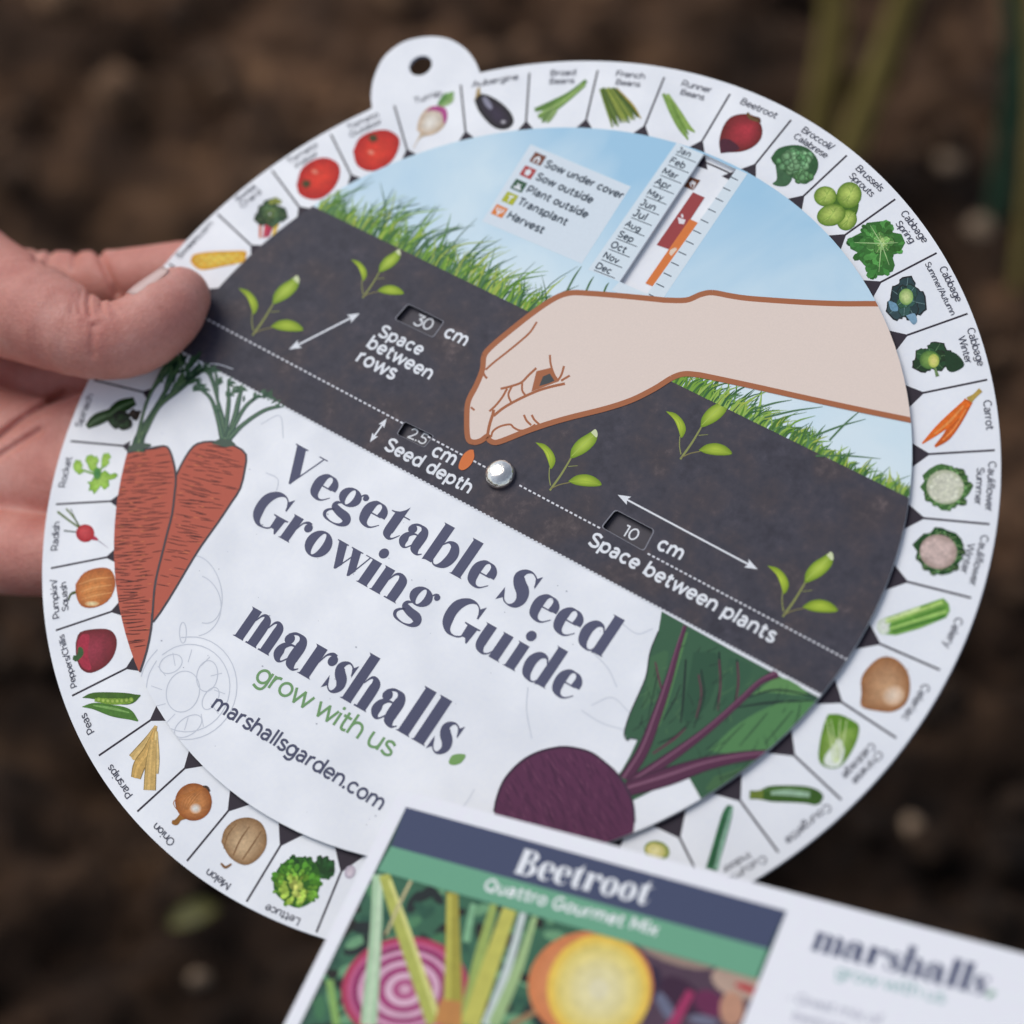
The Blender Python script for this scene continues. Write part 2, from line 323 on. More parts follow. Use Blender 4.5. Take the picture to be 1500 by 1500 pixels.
# ------------------------------------------------------------------ sans lettering (x-height 1)
def arc(cx, cy, rx, ry, a0, a1):
    n = max(4, int(abs(a1 - a0) / 16))
    return [(cx + rx * math.cos(math.radians(a0 + (a1 - a0) * i / n)), cy + ry * math.sin(math.radians(a0 + (a1 - a0) * i / n))) for i in range(n + 1)]
def S(*p): return ('l', list(p))
def sp(*p): return ('s', [tuple(q) for q in spline(p, 4)])
O_ = lambda x: ('s', arc(x, .49, .45, .45, 0, 360))
ARCH = lambda x, w: sp((x, .45), (x + .1 * w, .78), (x + .4 * w, .96), (x + .78 * w, .9), (x + w, .6), (x + w, .0))
H_ = 1.38
SANS = {' ': (.5, []), '.': (.36, [('c', (.15, .09))]), '/': (.62, [S((.02, -.15), (.58, 1.45))]), '-': (.6, [S((.1, .45), (.5, .45))]),
 'a': (1.08, [sp((.14, .82), (.36, .95), (.6, .93), (.8, .76), (.82, .5), (.82, .0)), sp((.82, .56), (.45, .56), (.17, .44), (.15, .16), (.4, .03), (.66, .1), (.82, .32))]),
 'b': (1.22, [S((.13, 0), (.13, 1.45)), O_(.62)]), 'c': (1.05, [('s', arc(.56, .49, .45, .45, 42, 318))]),
 'd': (1.22, [O_(.56), S((1.05, 0), (1.05, 1.45))]), 'e': (1.12, [('s', arc(.56, .49, .45, .45, 0, 318)), S((.12, .49), (1.04, .49))]),
 'f': (.66, [sp((.62, 1.40), (.42, 1.38), (.3, 1.2), (.3, .8), (.3, .0)), S((.06, .92), (.6, .92))]),
 'g': (1.22, [O_(.56), sp((1.05, .98), (1.05, .5), (1.05, 0), (.92, -.3), (.6, -.39), (.2, -.28))]),
 'h': (1.16, [S((.13, 0), (.13, 1.45)), ARCH(.13, .84)]), 'i': (.40, [S((.17, 0), (.17, .97)), ('c', (.17, 1.32))]),
 'k': (1.05, [S((.13, 0), (.13, 1.45)), S((.85, .97), (.14, .32)), S((.4, .56), (.95, 0))]), 'l': (.38, [S((.17, 0), (.17, 1.45))]),
 'm': (1.84, [S((.13, 0), (.13, .97)), ARCH(.13, .74), ARCH(.87, .74)]), 'n': (1.16, [S((.13, 0), (.13, .97)), ARCH(.13, .84)]),
 'o': (1.15, [O_(.57)]), 'p': (1.22, [S((.13, -.4), (.13, .97)), O_(.62)]), 'q': (1.22, [O_(.56), S((1.05, -.4), (1.05, .97))]), 'r': (.72, [S((.13, 0), (.13, .97)), sp((.13, .45), (.22, .8), (.42, .94), (.62, .95))]),
 's': (.93, [sp((.8, .82), (.5, .96), (.2, .86), (.2, .64), (.5, .5), (.8, .36), (.8, .13), (.48, .02), (.1, .15))]),
 't': (.78, [sp((.3, 1.27), (.3, .8), (.3, .3), (.42, .05), (.72, .08)), S((.04, .93), (.68, .93))]),
 'u': (1.16, [sp((.13, .97), (.13, .4), (.3, .07), (.6, .03), (.9, .2), (.97, .52)), S((.97, 0), (.97, .97))]),
 'v': (1.0, [S((.04, .97), (.5, .03), (.96, .97))]), 'w': (1.6, [S((.04, .97), (.42, .03), (.8, .97), (1.18, .03), (1.56, .97))]),
 'x': (1.0, [S((.06, .97), (.94, 0)), S((.94, .97), (.06, 0))]),
 'y': (1.02, [S((.04, .97), (.52, .03)), sp((.98, .97), (.52, .0), (.36, -.32), (.08, -.33))]),
 'A': (1.42, [S((.05, 0), (.71, H_), (1.37, 0)), S((.3, .45), (1.12, .45))]),
 'B': (1.38, [S((.16, 0), (.16, H_)), sp((.16, 1.32), (.8, 1.32), (1.05, 1.05), (.85, .74), (.16, .73)), sp((.16, .07), (.9, .07), (1.2, .38), (.9, .72), (.16, .73))]),
 'C': (1.42, [('s', arc(.75, .69, .64, .66, 45, 315))]), 'D': (1.52, [S((.16, 0), (.16, H_)), sp((.16, 1.32), (.7, 1.32), (1.25, 1.1), (1.38, .69), (1.25, .27), (.7, .06), (.16, .06))]),
 'F': (1.2, [S((.16, 0), (.16, H_)), S((.16, 1.31), (1.12, 1.31)), S((.16, .68), (1.0, .68))]),
 'G': (1.5, [('s', arc(.75, .69, .64, .66, 45, 340)), S((1.33, .12), (1.33, .68)), S((.85, .68), (1.36, .68))]),
 'H': (1.5, [S((.16, 0), (.16, H_)), S((1.32, 0), (1.32, H_)), S((.16, .7), (1.32, .7))]),
 'I': (.5, [S((.2, 0), (.2, H_))]), 'J': (1.05, [sp((.25, 1.31), (.8, 1.31)), sp((.8, 1.34), (.8, .5), (.7, .15), (.45, .03), (.1, .2))]),
 'L': (1.12, [S((.16, H_), (.16, .07), (1.05, .07))]), 'M': (1.75, [S((.16, 0), (.16, H_)), S((.16, H_), (.87, .3), (1.58, H_)), S((1.58, H_), (1.58, 0))]),
 'N': (1.5, [S((.16, 0), (.16, H_)), S((.16, H_), (1.32, 0)), S((1.32, 0), (1.32, H_))]), 'O': (1.6, [('s', arc(.78, .69, .66, .66, 0, 360))]),
 'P': (1.32, [S((.16, 0), (.16, H_)), sp((.16, 1.31), (.8, 1.31), (1.14, .92), (.8, .5), (.16, .5))]),
 'Q': (1.62, [('s', arc(.78, .69, .66, .66, 0, 360)), S((.85, .3), (1.4, -.12))]),
 'R': (1.36, [S((.16, 0), (.16, H_)), sp((.16, 1.31), (.8, 1.31), (1.14, .92), (.8, .5), (.16, .5)), S((.75, .5), (1.18, 0))]),
 'S': (1.25, [sp((1.08, 1.18), (.65, 1.35), (.22, 1.2), (.24, .88), (.65, .7), (1.08, .5), (1.08, .18), (.65, .03), (.12, .2))]),
 'T': (1.2, [S((.6, 0), (.6, H_)), S((.05, 1.31), (1.15, 1.31))]), 'W': (2.1, [S((.05, H_), (.55, .04), (1.05, H_), (1.55, .04), (2.05, H_))]),
 '0': (1.25, [('s', arc(.6, .69, .5, .65, 0, 360))]), '1': (.78, [S((.1, 1.31), (.5, 1.31)), S((.5, H_), (.5, 0))]),
 '2': (1.15, [sp((.1, 1.1), (.4, 1.34), (.85, 1.25), (.92, .9), (.6, .5), (.12, .07)), S((.1, .07), (1.05, .07))]),
 '3': (1.15, [S((.15, 1.31), (.95, 1.31), (.5, .8)), sp((.5, .8), (.9, .72), (1.0, .35), (.75, .05), (.4, .03), (.06, .2))]),
 '5': (1.15, [S((.95, 1.31), (.28, 1.31), (.22, .76)), sp((.2, .78), (.7, .8), (1.0, .58), (.95, .2), (.6, .03), (.1, .18))])}
# ------------------------------------------------------------------ fat-face serif lettering (x-height 1)
def R_(*p): return ('r', list(p))
def P_(*p): return ('p', list(p))
def stem(x, w, top, foot=.10, head=.08):             # thick stem with a flag serif and a slab foot
    return [P_((x - head, top), (x + w, top), (x + w, .05), (x + w + foot * .8, .0), (x - head, .0), (x, .05), (x, top - .06))]
SERIF = {' ': (.42, []),
 'V': (1.40, [P_((-.10, 1.41), (.48, 1.41), (.48, 1.37), (.40, 1.35), (.80, .45), (.68, .0), (.60, .0), (-.02, 1.36), (-.10, 1.37)), R_((.66, .06, .05), (1.22, 1.37, .05)), P_((1.0, 1.41), (1.38, 1.41), (1.38, 1.37), (1.0, 1.37))]),
 'e': (1.00, [R_((.80, .52, .34), (.79, .72, .31), (.68, .9, .16), (.5, .965, .06), (.33, .9, .2), (.22, .7, .36), (.20, .46, .38), (.27, .2, .33), (.46, .045, .14), (.68, .05, .06), (.92, .26, .03)), P_((.34, .495), (.8, .495), (.8, .545), (.34, .545))]),
 'g': (1.24, [('h', ell(.58, .64, .45, .36), ell(.58, .64, .13, .30)), R_((.9, .82, .05), (1.0, .95, .07), (1.12, .97, .1)), ('p', ell(1.12, .88, .115, .115, n=14)),
              R_((.45, .33, .03), (.27, .25, .13), (.27, .1, .24), (.55, .0, .30), (.88, -.06, .33), (1.0, -.22, .30), (.86, -.40, .12), (.55, -.46, .05), (.2, -.4, .1), (.08, -.24, .13), (.18, -.08, .08), (.36, .0, .05))]),
 't': (.84, [P_((.0, .93), (.16, .93), (.16, .3), (.54, .3), (.54, .93), (.80, .93), (.80, .975), (.54, .975), (.54, 1.36), (.46, 1.2), (.3, 1.05), (.12, .985), (.0, .97)), R_((.35, .32, .38), (.37, .16, .33), (.5, .035, .15), (.64, .07, .06), (.82, .3, .03))]),
 'a': (1.12, [('p', ell(.25, .72, .17, .16, n=16)), R_((.14, .80, .10), (.3, .93, .09), (.5, .955, .09), (.67, .86, .26), (.73, .66, .37), (.73, .3, .37), (.78, .13, .32), (.95, .01, .09), (1.1, .1, .03)), R_((.58, .61, .05), (.4, .585, .08), (.22, .46, .22), (.19, .25, .33), (.28, .07, .2), (.42, .025, .06), (.58, .2, .05))]),
 'b': (1.24, [P_((.0, 1.47), (.46, 1.47), (.46, .0), (.2, .0), (.08, -.04), (.08, 1.41)), R_((.44, .74, .04), (.6, .93, .09), (.84, .9, .26), (.98, .68, .37), (.99, .42, .38), (.9, .17, .31), (.7, .0, .1), (.54, .0, .05), (.44, .12, .05))]),
 'l': (.60, stem(.08, .39, 1.47)), 'i': (.60, stem(.08, .39, .98) + [('p', ell(.30, 1.32, .19, .19, n=18))]),
 'S': (1.22, [R_((.96, .98, .03), (.88, 1.24, .05), (.62, 1.38, .06), (.38, 1.3, .19), (.27, 1.08, .36), (.42, .86, .43), (.70, .64, .45), (.81, .38, .38), (.74, .14, .24), (.52, .02, .06), (.27, .1, .05), (.08, .42, .03)), P_((1.02, 1.43), (1.0, .92), (.84, 1.24)), P_((.0, -.03), (.05, .5), (.20, .16))]),
 'd': (1.30, [R_((.80, .74, .04), (.64, .93, .09), (.40, .9, .26), (.25, .68, .37), (.24, .42, .38), (.33, .16, .31), (.54, .0, .1), (.70, .0, .05), (.8, .12, .05)), P_((.70, 1.47), (1.16, 1.47), (1.16, .05), (1.24, .0), (.9, .0), (.78, -.04), (.78, 1.41))]),
 'G': (1.54, [R_((1.19, .92, .03), (1.10, 1.2, .05), (.86, 1.37, .06), (.55, 1.31, .22), (.30, 1.05, .38), (.23, .72, .40), (.30, .36, .37), (.5, .09, .18), (.76, .02, .06), (1.02, .1, .06), (1.14, .3, .05)), P_((1.25, 1.43), (1.23, .9), (1.05, 1.22)), P_((.88, .64), (1.54, .64), (1.54, .60), (1.43, .57), (1.38, .0), (1.33, .0), (1.22, .15), (1.04, .15), (1.02, .57), (.88, .60))]),
 'r': (1.00, stem(.08, .38, .99) + [R_((.45, .55, .03), (.54, .84, .06), (.70, .95, .11), (.86, .93, .13)), ('p', ell(.83, .79, .165, .165, n=16))]),
 'o': (1.10, [('h', ell(.54, .48, .52, .51, n=30), ell(.54, .48, .15, .44, n=24))]),
 'w': (1.52, [P_((-.02, .98), (.48, .98), (.48, .945), (.42, .93), (.70, .25), (.56, .0), (.50, .0), (.06, .93), (-.02, .945)), R_((.57, .04, .045), (.84, .66, .045)), P_((.62, .98), (1.14, .98), (1.14, .945), (1.06, .93), (1.30, .28), (1.16, .0), (1.10, .0), (.70, .93), (.62, .945)), R_((1.17, .04, .045), (1.48, .95, .045)), P_((1.28, .98), (1.62, .98), (1.62, .945), (1.28, .945))]),
 'n': (1.30, stem(.08, .38, .99, .06) + [R_((.45, .6, .03), (.56, .88, .08), (.74, .95, .14), (.92, .8, .34), (.96, .58, .38), (.96, .03, .38)), P_((.68, .05), (.66, .0), (1.24, .0), (1.15, .05))]),
 'u': (1.40, [P_((.0, .99), (.46, .99), (.46, .9), (.08, .9), (.08, .94)), R_((.27, .94, .38), (.27, .4, .38), (.33, .15, .31), (.53, .005, .1), (.70, .06, .05), (.82, .22, .04)), P_((.74, .99), (1.18, .99), (1.18, .05), (1.27, .0), (.80, .0), (.80, .94))]),
 'm': (1.54, stem(.08, .33, 1.0, .03) + [R_((.40, .68, .03), (.5, .9, .07), (.62, .95, .12), (.74, .82, .3), (.77, .6, .34), (.77, .03, .34)), P_((.54, .05), (.52, .0), (1.00, .0), (.94, .05)), R_((.93, .68, .03), (1.02, .9, .07), (1.14, .95, .12), (1.26, .82, .3), (1.29, .6, .34), (1.29, .03, .34)), P_((1.06, .05), (1.04, .0), (1.52, .0), (1.46, .05))]),
 'h': (1.06, stem(.05, .35, 1.52, .03) + [R_((.40, .68, .03), (.5, .9, .07), (.62, .95, .12), (.76, .82, .3), (.79, .6, .35), (.79, .03, .35)), P_((.54, .05), (.52, .0), (1.03, .0), (.965, .05))]),
 's': (.76, [R_((.66, .68, .03), (.58, .88, .05), (.40, .97, .05), (.25, .9, .15), (.18, .75, .27), (.28, .59, .33), (.47, .43, .33), (.54, .25, .28), (.47, .08, .15), (.33, .01, .05), (.17, .1, .04), (.05, .32, .03)), P_((.70, 1.03), (.69, .63), (.55, .87)), P_((.0, -.03), (.02, .4), (.15, .12))]),
 'B': (1.36, [P_((.0, 1.41), (.6, 1.41), (.6, 1.36), (.54, 1.36), (.54, .05), (.6, .05), (.6, .0), (.0, .0), (.1, .05), (.1, 1.36)), R_((.5, 1.37, .06), (.8, 1.34, .12), (.95, 1.08, .36), (.8, .8, .14), (.5, .74, .06)), R_((.5, .72, .06), (.85, .68, .14), (1.06, .38, .42), (.85, .06, .14), (.5, .03, .06))])}

# ================================================================== SETTING: soil, stalks, stones
def vnoise(x, y, seed):
    r = np.random.RandomState(seed); G = r.rand(512, 512)
    xi, yi = np.floor(x).astype(int), np.floor(y).astype(int); fx, fy = x - xi, y - yi
    fx, fy = fx * fx * (3 - 2 * fx), fy * fy * (3 - 2 * fy); w = lambda a, b: G[a % 512, b % 512]
    return (w(xi, yi) * (1 - fx) + w(xi + 1, yi) * fx) * (1 - fy) + (w(xi, yi + 1) * (1 - fx) + w(xi + 1, yi + 1) * fx) * fy
def soil_h(x, y):
    r = np.hypot(x, y - .30); amp = np.clip(1.6 - r / 6, .0, 1)
    h = .030 * (vnoise(x * 6, y * 6, 1) - .5) + .040 * np.abs(vnoise(x * 17, y * 17, 2) - .5) + .026 * (vnoise(x * 40, y * 40, 3) - .5) + .012 * (vnoise(x * 95, y * 95, 4) - .5)
    return (h - .03) * amp + GROUND_Z
ax = np.concatenate([-np.geomspace(60, .82, 26), np.linspace(-.8, .8, 330), np.geomspace(.82, 60, 26)])
gx, gy = np.meshgrid(ax, ax + .30, indexing='ij'); n = len(ax)
V = np.column_stack([gx.ravel(), gy.ravel(), soil_h(gx, gy).ravel()])
idx = np.arange(n * n).reshape(n, n)
Fc = np.column_stack([idx[:-1, :-1].ravel(), idx[1:, :-1].ravel(), idx[1:, 1:].ravel(), idx[:-1, 1:].ravel()])
def near_shade_nodes(nt):                                      # shade on the nearer bed, painted into the earth colour; paler further off
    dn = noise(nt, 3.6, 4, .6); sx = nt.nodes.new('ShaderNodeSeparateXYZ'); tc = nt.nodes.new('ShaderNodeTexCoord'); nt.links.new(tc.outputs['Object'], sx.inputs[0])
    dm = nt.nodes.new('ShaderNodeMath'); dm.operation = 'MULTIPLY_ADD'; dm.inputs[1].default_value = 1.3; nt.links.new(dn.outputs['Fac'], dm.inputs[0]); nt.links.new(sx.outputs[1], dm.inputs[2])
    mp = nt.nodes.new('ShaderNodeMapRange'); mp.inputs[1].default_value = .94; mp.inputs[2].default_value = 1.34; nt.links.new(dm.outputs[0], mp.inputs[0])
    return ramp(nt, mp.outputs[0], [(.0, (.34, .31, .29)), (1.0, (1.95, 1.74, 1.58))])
SOIL, nt, p = mat('garden_soil', rough=.95, spec=.2)
n1 = noise(nt, 22, 6, .62); n2 = noise(nt, 90, 6, .72)
a = ramp(nt, n1.outputs['Fac'], [(.30, (.022, .014, .009)), (.46, (.072, .044, .028)), (.58, (.145, .088, .053)), (.72, (.27, .163, .09))])
b = ramp(nt, n2.outputs['Fac'], [(.3, (.45, .45, .45)), (.6, (1.1, 1.08, 1.05)), (.78, (2.1, 1.9, 1.7))])
near_shade = near_shade_nodes(nt)
nt.links.new(mixc(nt, mixc(nt, a.outputs[0], b.outputs[0], 1, 'MULTIPLY'), near_shade.outputs[0], 1, 'MULTIPLY'), p.inputs['Base Color'])
n3 = noise(nt, 160, 5, .7); bump(nt, p, n3.outputs['Fac'], .8, .01)
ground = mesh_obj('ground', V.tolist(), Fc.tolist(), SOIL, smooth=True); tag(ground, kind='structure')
def ground_pt(px, py):
    d = C2W @ np.array([(px - 750) / F, (py - 750) / F, 1.]); q = CAM + d * ((GROUND_Z - CAM[2]) / d[2])
    return np.array([q[0], q[1], float(soil_h(np.array([q[0]]), np.array([q[1]]))[0])])
def lump(V, Fc, c, r, seed, flat=.75):
    rr = random.Random(seed); t = (1 + 5 ** .5) / 2
    import bmesh
    bm = bmesh.new(); bmesh.ops.create_icosphere(bm, subdivisions=2, radius=1)
    ph = [rr.random() * 6 for _ in range(6)]; b = len(V)
    for v in bm.verts:
        k = 1 + .16 * math.sin(2.3 * v.co.x + ph[0]) + .14 * math.sin(3.1 * v.co.y + ph[1]) + .12 * math.sin(4.2 * v.co.z + ph[2]) + .1 * math.sin(6 * v.co.x + 5 * v.co.y + ph[3])
        V.append((c[0] + v.co.x * r * k, c[1] + v.co.y * r * k * .9, c[2] + v.co.z * r * k * flat))
    for f in bm.faces: Fc.append([b + v.index for v in f.verts])
    bm.free()
V, Fc = [], []
for i in range(700):
    x, y = rnd.uniform(-.45, .45), rnd.uniform(-.12, .85); r = .0025 + .013 * rnd.random() ** 2.4
    lump(V, Fc, (x, y, float(soil_h(np.array([x]), np.array([y]))[0]) + r * .35), r, i)
CLOD, nt, p = mat('soil_clod', rough=.95, spec=.2)
n1 = noise(nt, 38, 5, .65); a = ramp(nt, n1.outputs['Fac'], [(.3, (.014, .009, .007)), (.5, (.07, .044, .028)), (.68, (.26, .165, .10))])
nt.links.new(mixc(nt, a.outputs[0], near_shade_nodes(nt).outputs[0], 1, 'MULTIPLY'), p.inputs['Base Color']); n3 = noise(nt, 240, 5, .7); bump(nt, p, n3.outputs['Fac'], .8, .006)
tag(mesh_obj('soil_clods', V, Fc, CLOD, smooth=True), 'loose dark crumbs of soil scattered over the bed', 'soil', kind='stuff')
STONE, nt, p = mat('pale_stone', rough=.8, spec=.3)
n1 = noise(nt, 60, 5, .6); a = ramp(nt, n1.outputs['Fac'], [(.3, (.20, .13, .08)), (.7, (.44, .31, .20))])
nt.links.new(a.outputs[0], p.inputs['Base Color'])
for px, py, r, lab in ((1442, 318, .0068, 'pale buff pebble on the soil right of the wheel, the brightest one'), (1352, 1152, .0050, 'small tan pebble on the soil below the right rim of the wheel'),
                       (285, 1385, .0042, 'small pinkish pebble on the soil below the left rim of the wheel'), (1402, 190, .0060, 'dull brown pebble on the soil above the brightest pebble')):
    V, Fc = [], []; g0 = ground_pt(px, py); lump(V, Fc, (0, 0, r * .4), r, px)
    o = mesh_obj('pebble', V, Fc, STONE, smooth=True); o.location = g0; tag(o, lab, 'pebble', 'pale pebbles lying on the soil')
def tube(V, Fc, pts, rad, k=10):
    P = [np.array(q, float) for q in spline([tuple(a) + (b,) for a, b in zip(pts, rad)], 6)]
    b = len(V); up = np.array([.3, .9, .2])
    for i, q in enumerate(P):
        d = P[min(i + 1, len(P) - 1)][:3] - P[max(i - 1, 0)][:3]; d /= np.linalg.norm(d) + 1e-9
        u = np.cross(d, up); u /= np.linalg.norm(u); v = np.cross(d, u)
        for j in range(k):
            t = 6.28318 * j / k; V.append(tuple(q[:3] + q[3] * (u * math.cos(t) + v * math.sin(t))))
    for i in range(len(P) - 1):
        for j in range(k): Fc.append((b + i * k + j, b + i * k + (j + 1) % k, b + (i + 1) * k + (j + 1) % k, b + (i + 1) * k + j))
    Fc.append([b + j for j in range(k)][::-1]); Fc.append([b + (len(P) - 1) * k + j for j in range(k)])
def stalk_mat(name, ca, cb):
    m, nt, p = mat(name, rough=.6, spec=.3); n1 = noise(nt, 40, 4, .6)
    a = ramp(nt, n1.outputs['Fac'], [(.3, ca), (.7, cb)]); nt.links.new(a.outputs[0], p.inputs['Base Color']); return m
SM1 = stalk_mat('olive_stalk', (.22, .165, .045), (.38, .28, .085)); SM2 = stalk_mat('dark_green_stalk', (.022, .055, .03), (.045, .10, .055))
for base, tip, r, m, lab in (((1196, 150), (1222, -90), .0066, SM1, 'thick olive plant stalk rising from the soil, left one of the leaning pair'),
                             ((1226, 200), (1352, -80), .0060, SM1, 'slanting olive plant stalk rising from the soil, right one of the leaning pair'),
                             ((1470, 300), (1476, -80), .0054, SM2, 'dark green upright plant stalk near the right edge'),
                             ((1499, 420), (1496, -80), .0028, SM1, 'thin yellowish stalk at the right edge beside the dark green one')):
    g0 = ground_pt(*base); d = C2W @ np.array([(tip[0] - 750) / F, (tip[1] - 750) / F, 1.])
    dist = np.linalg.norm((g0 - CAM)) * .93; t1 = CAM + d / np.linalg.norm(d) * dist
    V, Fc = [], []; mid = (t1 - g0) * .5 + np.array([.004, 0, .006])
    tube(V, Fc, [(0, 0, -.03), tuple(mid), tuple(t1 - g0)], [r * 1.15, r, r * .8])
    o = mesh_obj('plant_stalk', V, Fc, m, smooth=True); o.location = g0; tag(o, lab, 'plant stalk', 'plant stalks standing in the bed')
LEAF, nt, p = mat('yellow_green_leaf', rough=.6); n1 = noise(nt, 60, 3)
a = ramp(nt, n1.outputs['Fac'], [(.3, (.08, .075, .012)), (.7, (.15, .13, .022))]); nt.links.new(a.outputs[0], p.inputs['Base Color'])
V, Fc = [], []
for i in range(9):
    t = i / 8; w = .010 * math.sin(math.pi * t) ** .8 + .0004; z = .012 + .010 * math.sin(2.4 * t)
    for k in (-1, -.5, 0, .5, 1): V.append(((t - .5) * .042, w * k, z + .004 * abs(k)))
    for k in (-1, -.5, 0, .5, 1): V.append(((t - .5) * .042, w * k, z + .004 * abs(k) - .0006))
for i in range(8):
    for k in range(4):
        a0 = i * 10 + k; Fc.append((a0, a0 + 10, a0 + 11, a0 + 1)); Fc.append((a0 + 5, a0 + 6, a0 + 16, a0 + 15))
o = mesh_obj('fallen_leaf', V, Fc, LEAF, smooth=True); o.location = ground_pt(278, 1322); o.rotation_euler = (0, 0, .3); o.scale = (.5, .5, .5)
tag(o, 'curled yellow green fallen leaf on the soil under the wheel', 'leaf')

# ================================================================== THE WHEEL
wheel = empty('planting_wheel', DISC.mw)
tag(wheel, 'round white vegetable planting guide wheel with a riveted turning front cover', 'planting wheel')
def rim(th, R0, co):
    r = R0 * 1.0 + co[0] * RM
    for k in (1, 2, 3): r += RM * (co[2 * k - 1] * math.cos(k * th) + co[2 * k] * math.sin(k * th))
    return r
CO = [-.00118, -.00009, .00153, -.00031, -.00021, .00624, -.00387]
CI = [0.00044, -0.00681, 0.00289, 0.00091, 0.00514, 0.00144, -0.00057]
def circ(R0, co, n=180): return [(rim(t, R0, co) * math.cos(t), rim(t, R0, co) * math.sin(t)) for t in (2 * math.pi * i / n for i in range(n))]
COVER = circ(RC, CI, 144); CLIP = (COVER, RC * .955)
def slab(name, outer, holes, z1, z0, mats, parent, hole_mat=1, edge_mat=1):
    polys = [outer] + holes; flat = [q for P in polys for q in P]; N = len(flat)
    V = [(x, y, z1) for x, y in flat] + [(x, y, z0) for x, y in flat]; Fc, M = [], []
    for t in tessellate_polygon([[Vector((x, y, 0)) for x, y in P] for P in polys]):
        (ax_, ay_), (bx, by), (cx, cy) = (flat[i] for i in t)
        if (bx - ax_) * (cy - ay_) - (by - ay_) * (cx - ax_) < 0: t = t[::-1]
        Fc.append(tuple(t)); M.append(0); Fc.append(tuple(i + N for i in t[::-1])); M.append(0)
    b = 0
    for k, P in enumerate(polys):
        m = len(P); ar = sum(P[i - 1][0] * P[i][1] - P[i][0] * P[i - 1][1] for i in range(m)); ccw = (ar > 0) == (k == 0)
        for i in range(m):
            j = (i + 1) % m; f = (b + i, b + N + i, b + N + j, b + j) if ccw else (b + j, b + N + j, b + N + i, b + i)
            Fc.append(f); M.append(edge_mat if k == 0 else (hole_mat if k < 4 else 0))
        b += m
    return mesh_obj(name, V, Fc, mats, parent, M)
# backing wheel outline with its round hanging tab
back = circ(RM, CO, 260)
tabp = [DISC.loc(q) for q in ((545, 158), (543.5, 140), (547, 116), (558, 90), (572, 74), (592, 61), (614, 55), (637, 53.5), (660, 58), (681, 71), (695, 88), (702, 104), (703, 107))]
a_hi = math.atan2(tabp[0][1], tabp[0][0]); a_lo = math.atan2(tabp[-1][1], tabp[-1][0])
arcpts = [q for q in back if not (a_lo - .004 < math.atan2(q[1], q[0]) < a_hi + .004)]
k0 = min(range(len(arcpts)), key=lambda i: (math.atan2(arcpts[i][1], arcpts[i][0]) - a_hi) % (2 * math.pi))
arcpts = arcpts[k0:] + arcpts[:k0]
tab_s = [tuple(q) for q in spline(tabp[::-1], 4)]
tab_c = DISC.loc((616, 96)); hole = ell(tab_c[0], tab_c[1], 0.0029, .0029, n=28)
RIME, nt, p = mat('laminate_edge', (.42, .46, .56), .4, .5)
g = noise(nt, 1200, 2); g2 = ramp(nt, g.outputs['Fac'], [(.3, (.36, .41, .52)), (.7, (.46, .50, .60))]); nt.links.new(g2.outputs[0], p.inputs['Base Color'])
slab('backing_wheel', tab_s + arcpts, [hole], 0, -.0009, [WHITE, RIME], wheel)
# separators between the vegetable cells
SEP = {9: 85.2, 10: 94.2, 11: 103.3, 12: 112.2, 13: 121.2, 14: 130.3, 15: 139.3, 16: 148.3, 17: 157.2, 18: 166.2, 19: 175.2, 20: 184.2,
       8: 76.2, 7: 67.3, 6: 58.1, 5: 49.0, 4: 40.0, 3: 31.0, 2: 21.9, 1: 12.9, 0: 3.9, -1: -5.1, -2: -14.1, -3: -22.9, -4: -31.7,
       -5: -40.8, -6: -49.8, -7: -58.9, -8: -68.0, -9: -77.0, -10: -86.4, -11: -95.6, -12: -104.8, -13: -113.9, -14: -122.8, -15: -132.0, -16: -140.5,
       -17: -149.2, -18: -157.9, -19: -166.6}
DARK = (62, 58, 68)
dv = Art('divider_lines', DISC, 0, wheel)
for k, a in SEP.items():
    t = math.radians(a); er, et = np.array([math.cos(t), math.sin(t)]), np.array([-math.sin(t), math.cos(t)])
    f = lambda r, w: tuple(er * r * RM + et * w * RM)
    dv.quads([f(.84, -.0022), f(.984, -.0022)], [f(.84, .0022), f(.984, .0022)], DARK)
    dv.raw([[f(.861, 0), f(.80, -.045), f(.80, .045)]], DARK)
r0 = .813 * RM
dv.quads(*[[((r0 + w) * math.cos(t), (r0 + w) * math.sin(t)) for t in (math.radians(84 + i) for i in range(12))] for w in (.0004, 0)], DARK)
dv.done()
# names of the vegetables, set round the rim
NAMES = [(89.7, 'Beetroot'), (80.7, 'Broccoli/', 'Calabrese'), (71.7, 'Brussels', 'Sprouts'), (62.7, 'Cabbage', 'Spring'), (53.5, 'Cabbage', 'Summer/Autumn'), (44.5, 'Cabbage', 'Winter'),
         (35.5, 'Carrot'), (26.5, 'Cauliflower', 'Summer'), (17.4, 'Cauliflower', 'Winter'), (8.4, 'Celery'), (-.6, 'Celeriac'), (-9.6, 'Chinese', 'Cabbage'), (-18.5, 'Courgette'), (-27.3, 'Cucumber', 'Indoor'),
         (-81.7, 'Lettuce'), (-91, 'Melon'), (-100.2, 'Onion'), (-109.4, 'Parsnips'), (-118.4, 'Peas'), (-127.4, 'Peppers/Chillis'), (-136.2, 'Pumpkin/', 'Squash'), (-144.8, 'Radish'), (-153.6, 'Rocket'), (-162.3, 'Spinach'),
         (170.7, 'Sweetcorn'), (161.7, 'Swiss', 'Chard'), (152.7, 'Tomato', 'Indoor'), (143.8, 'Tomato', 'Outdoor'), (134.8, 'Turnip'), (125.7, 'Aubergine'), (116.7, 'Broad', 'Beans'), (107.7, 'French', 'Beans'), (98.7, 'Runner', 'Beans')]
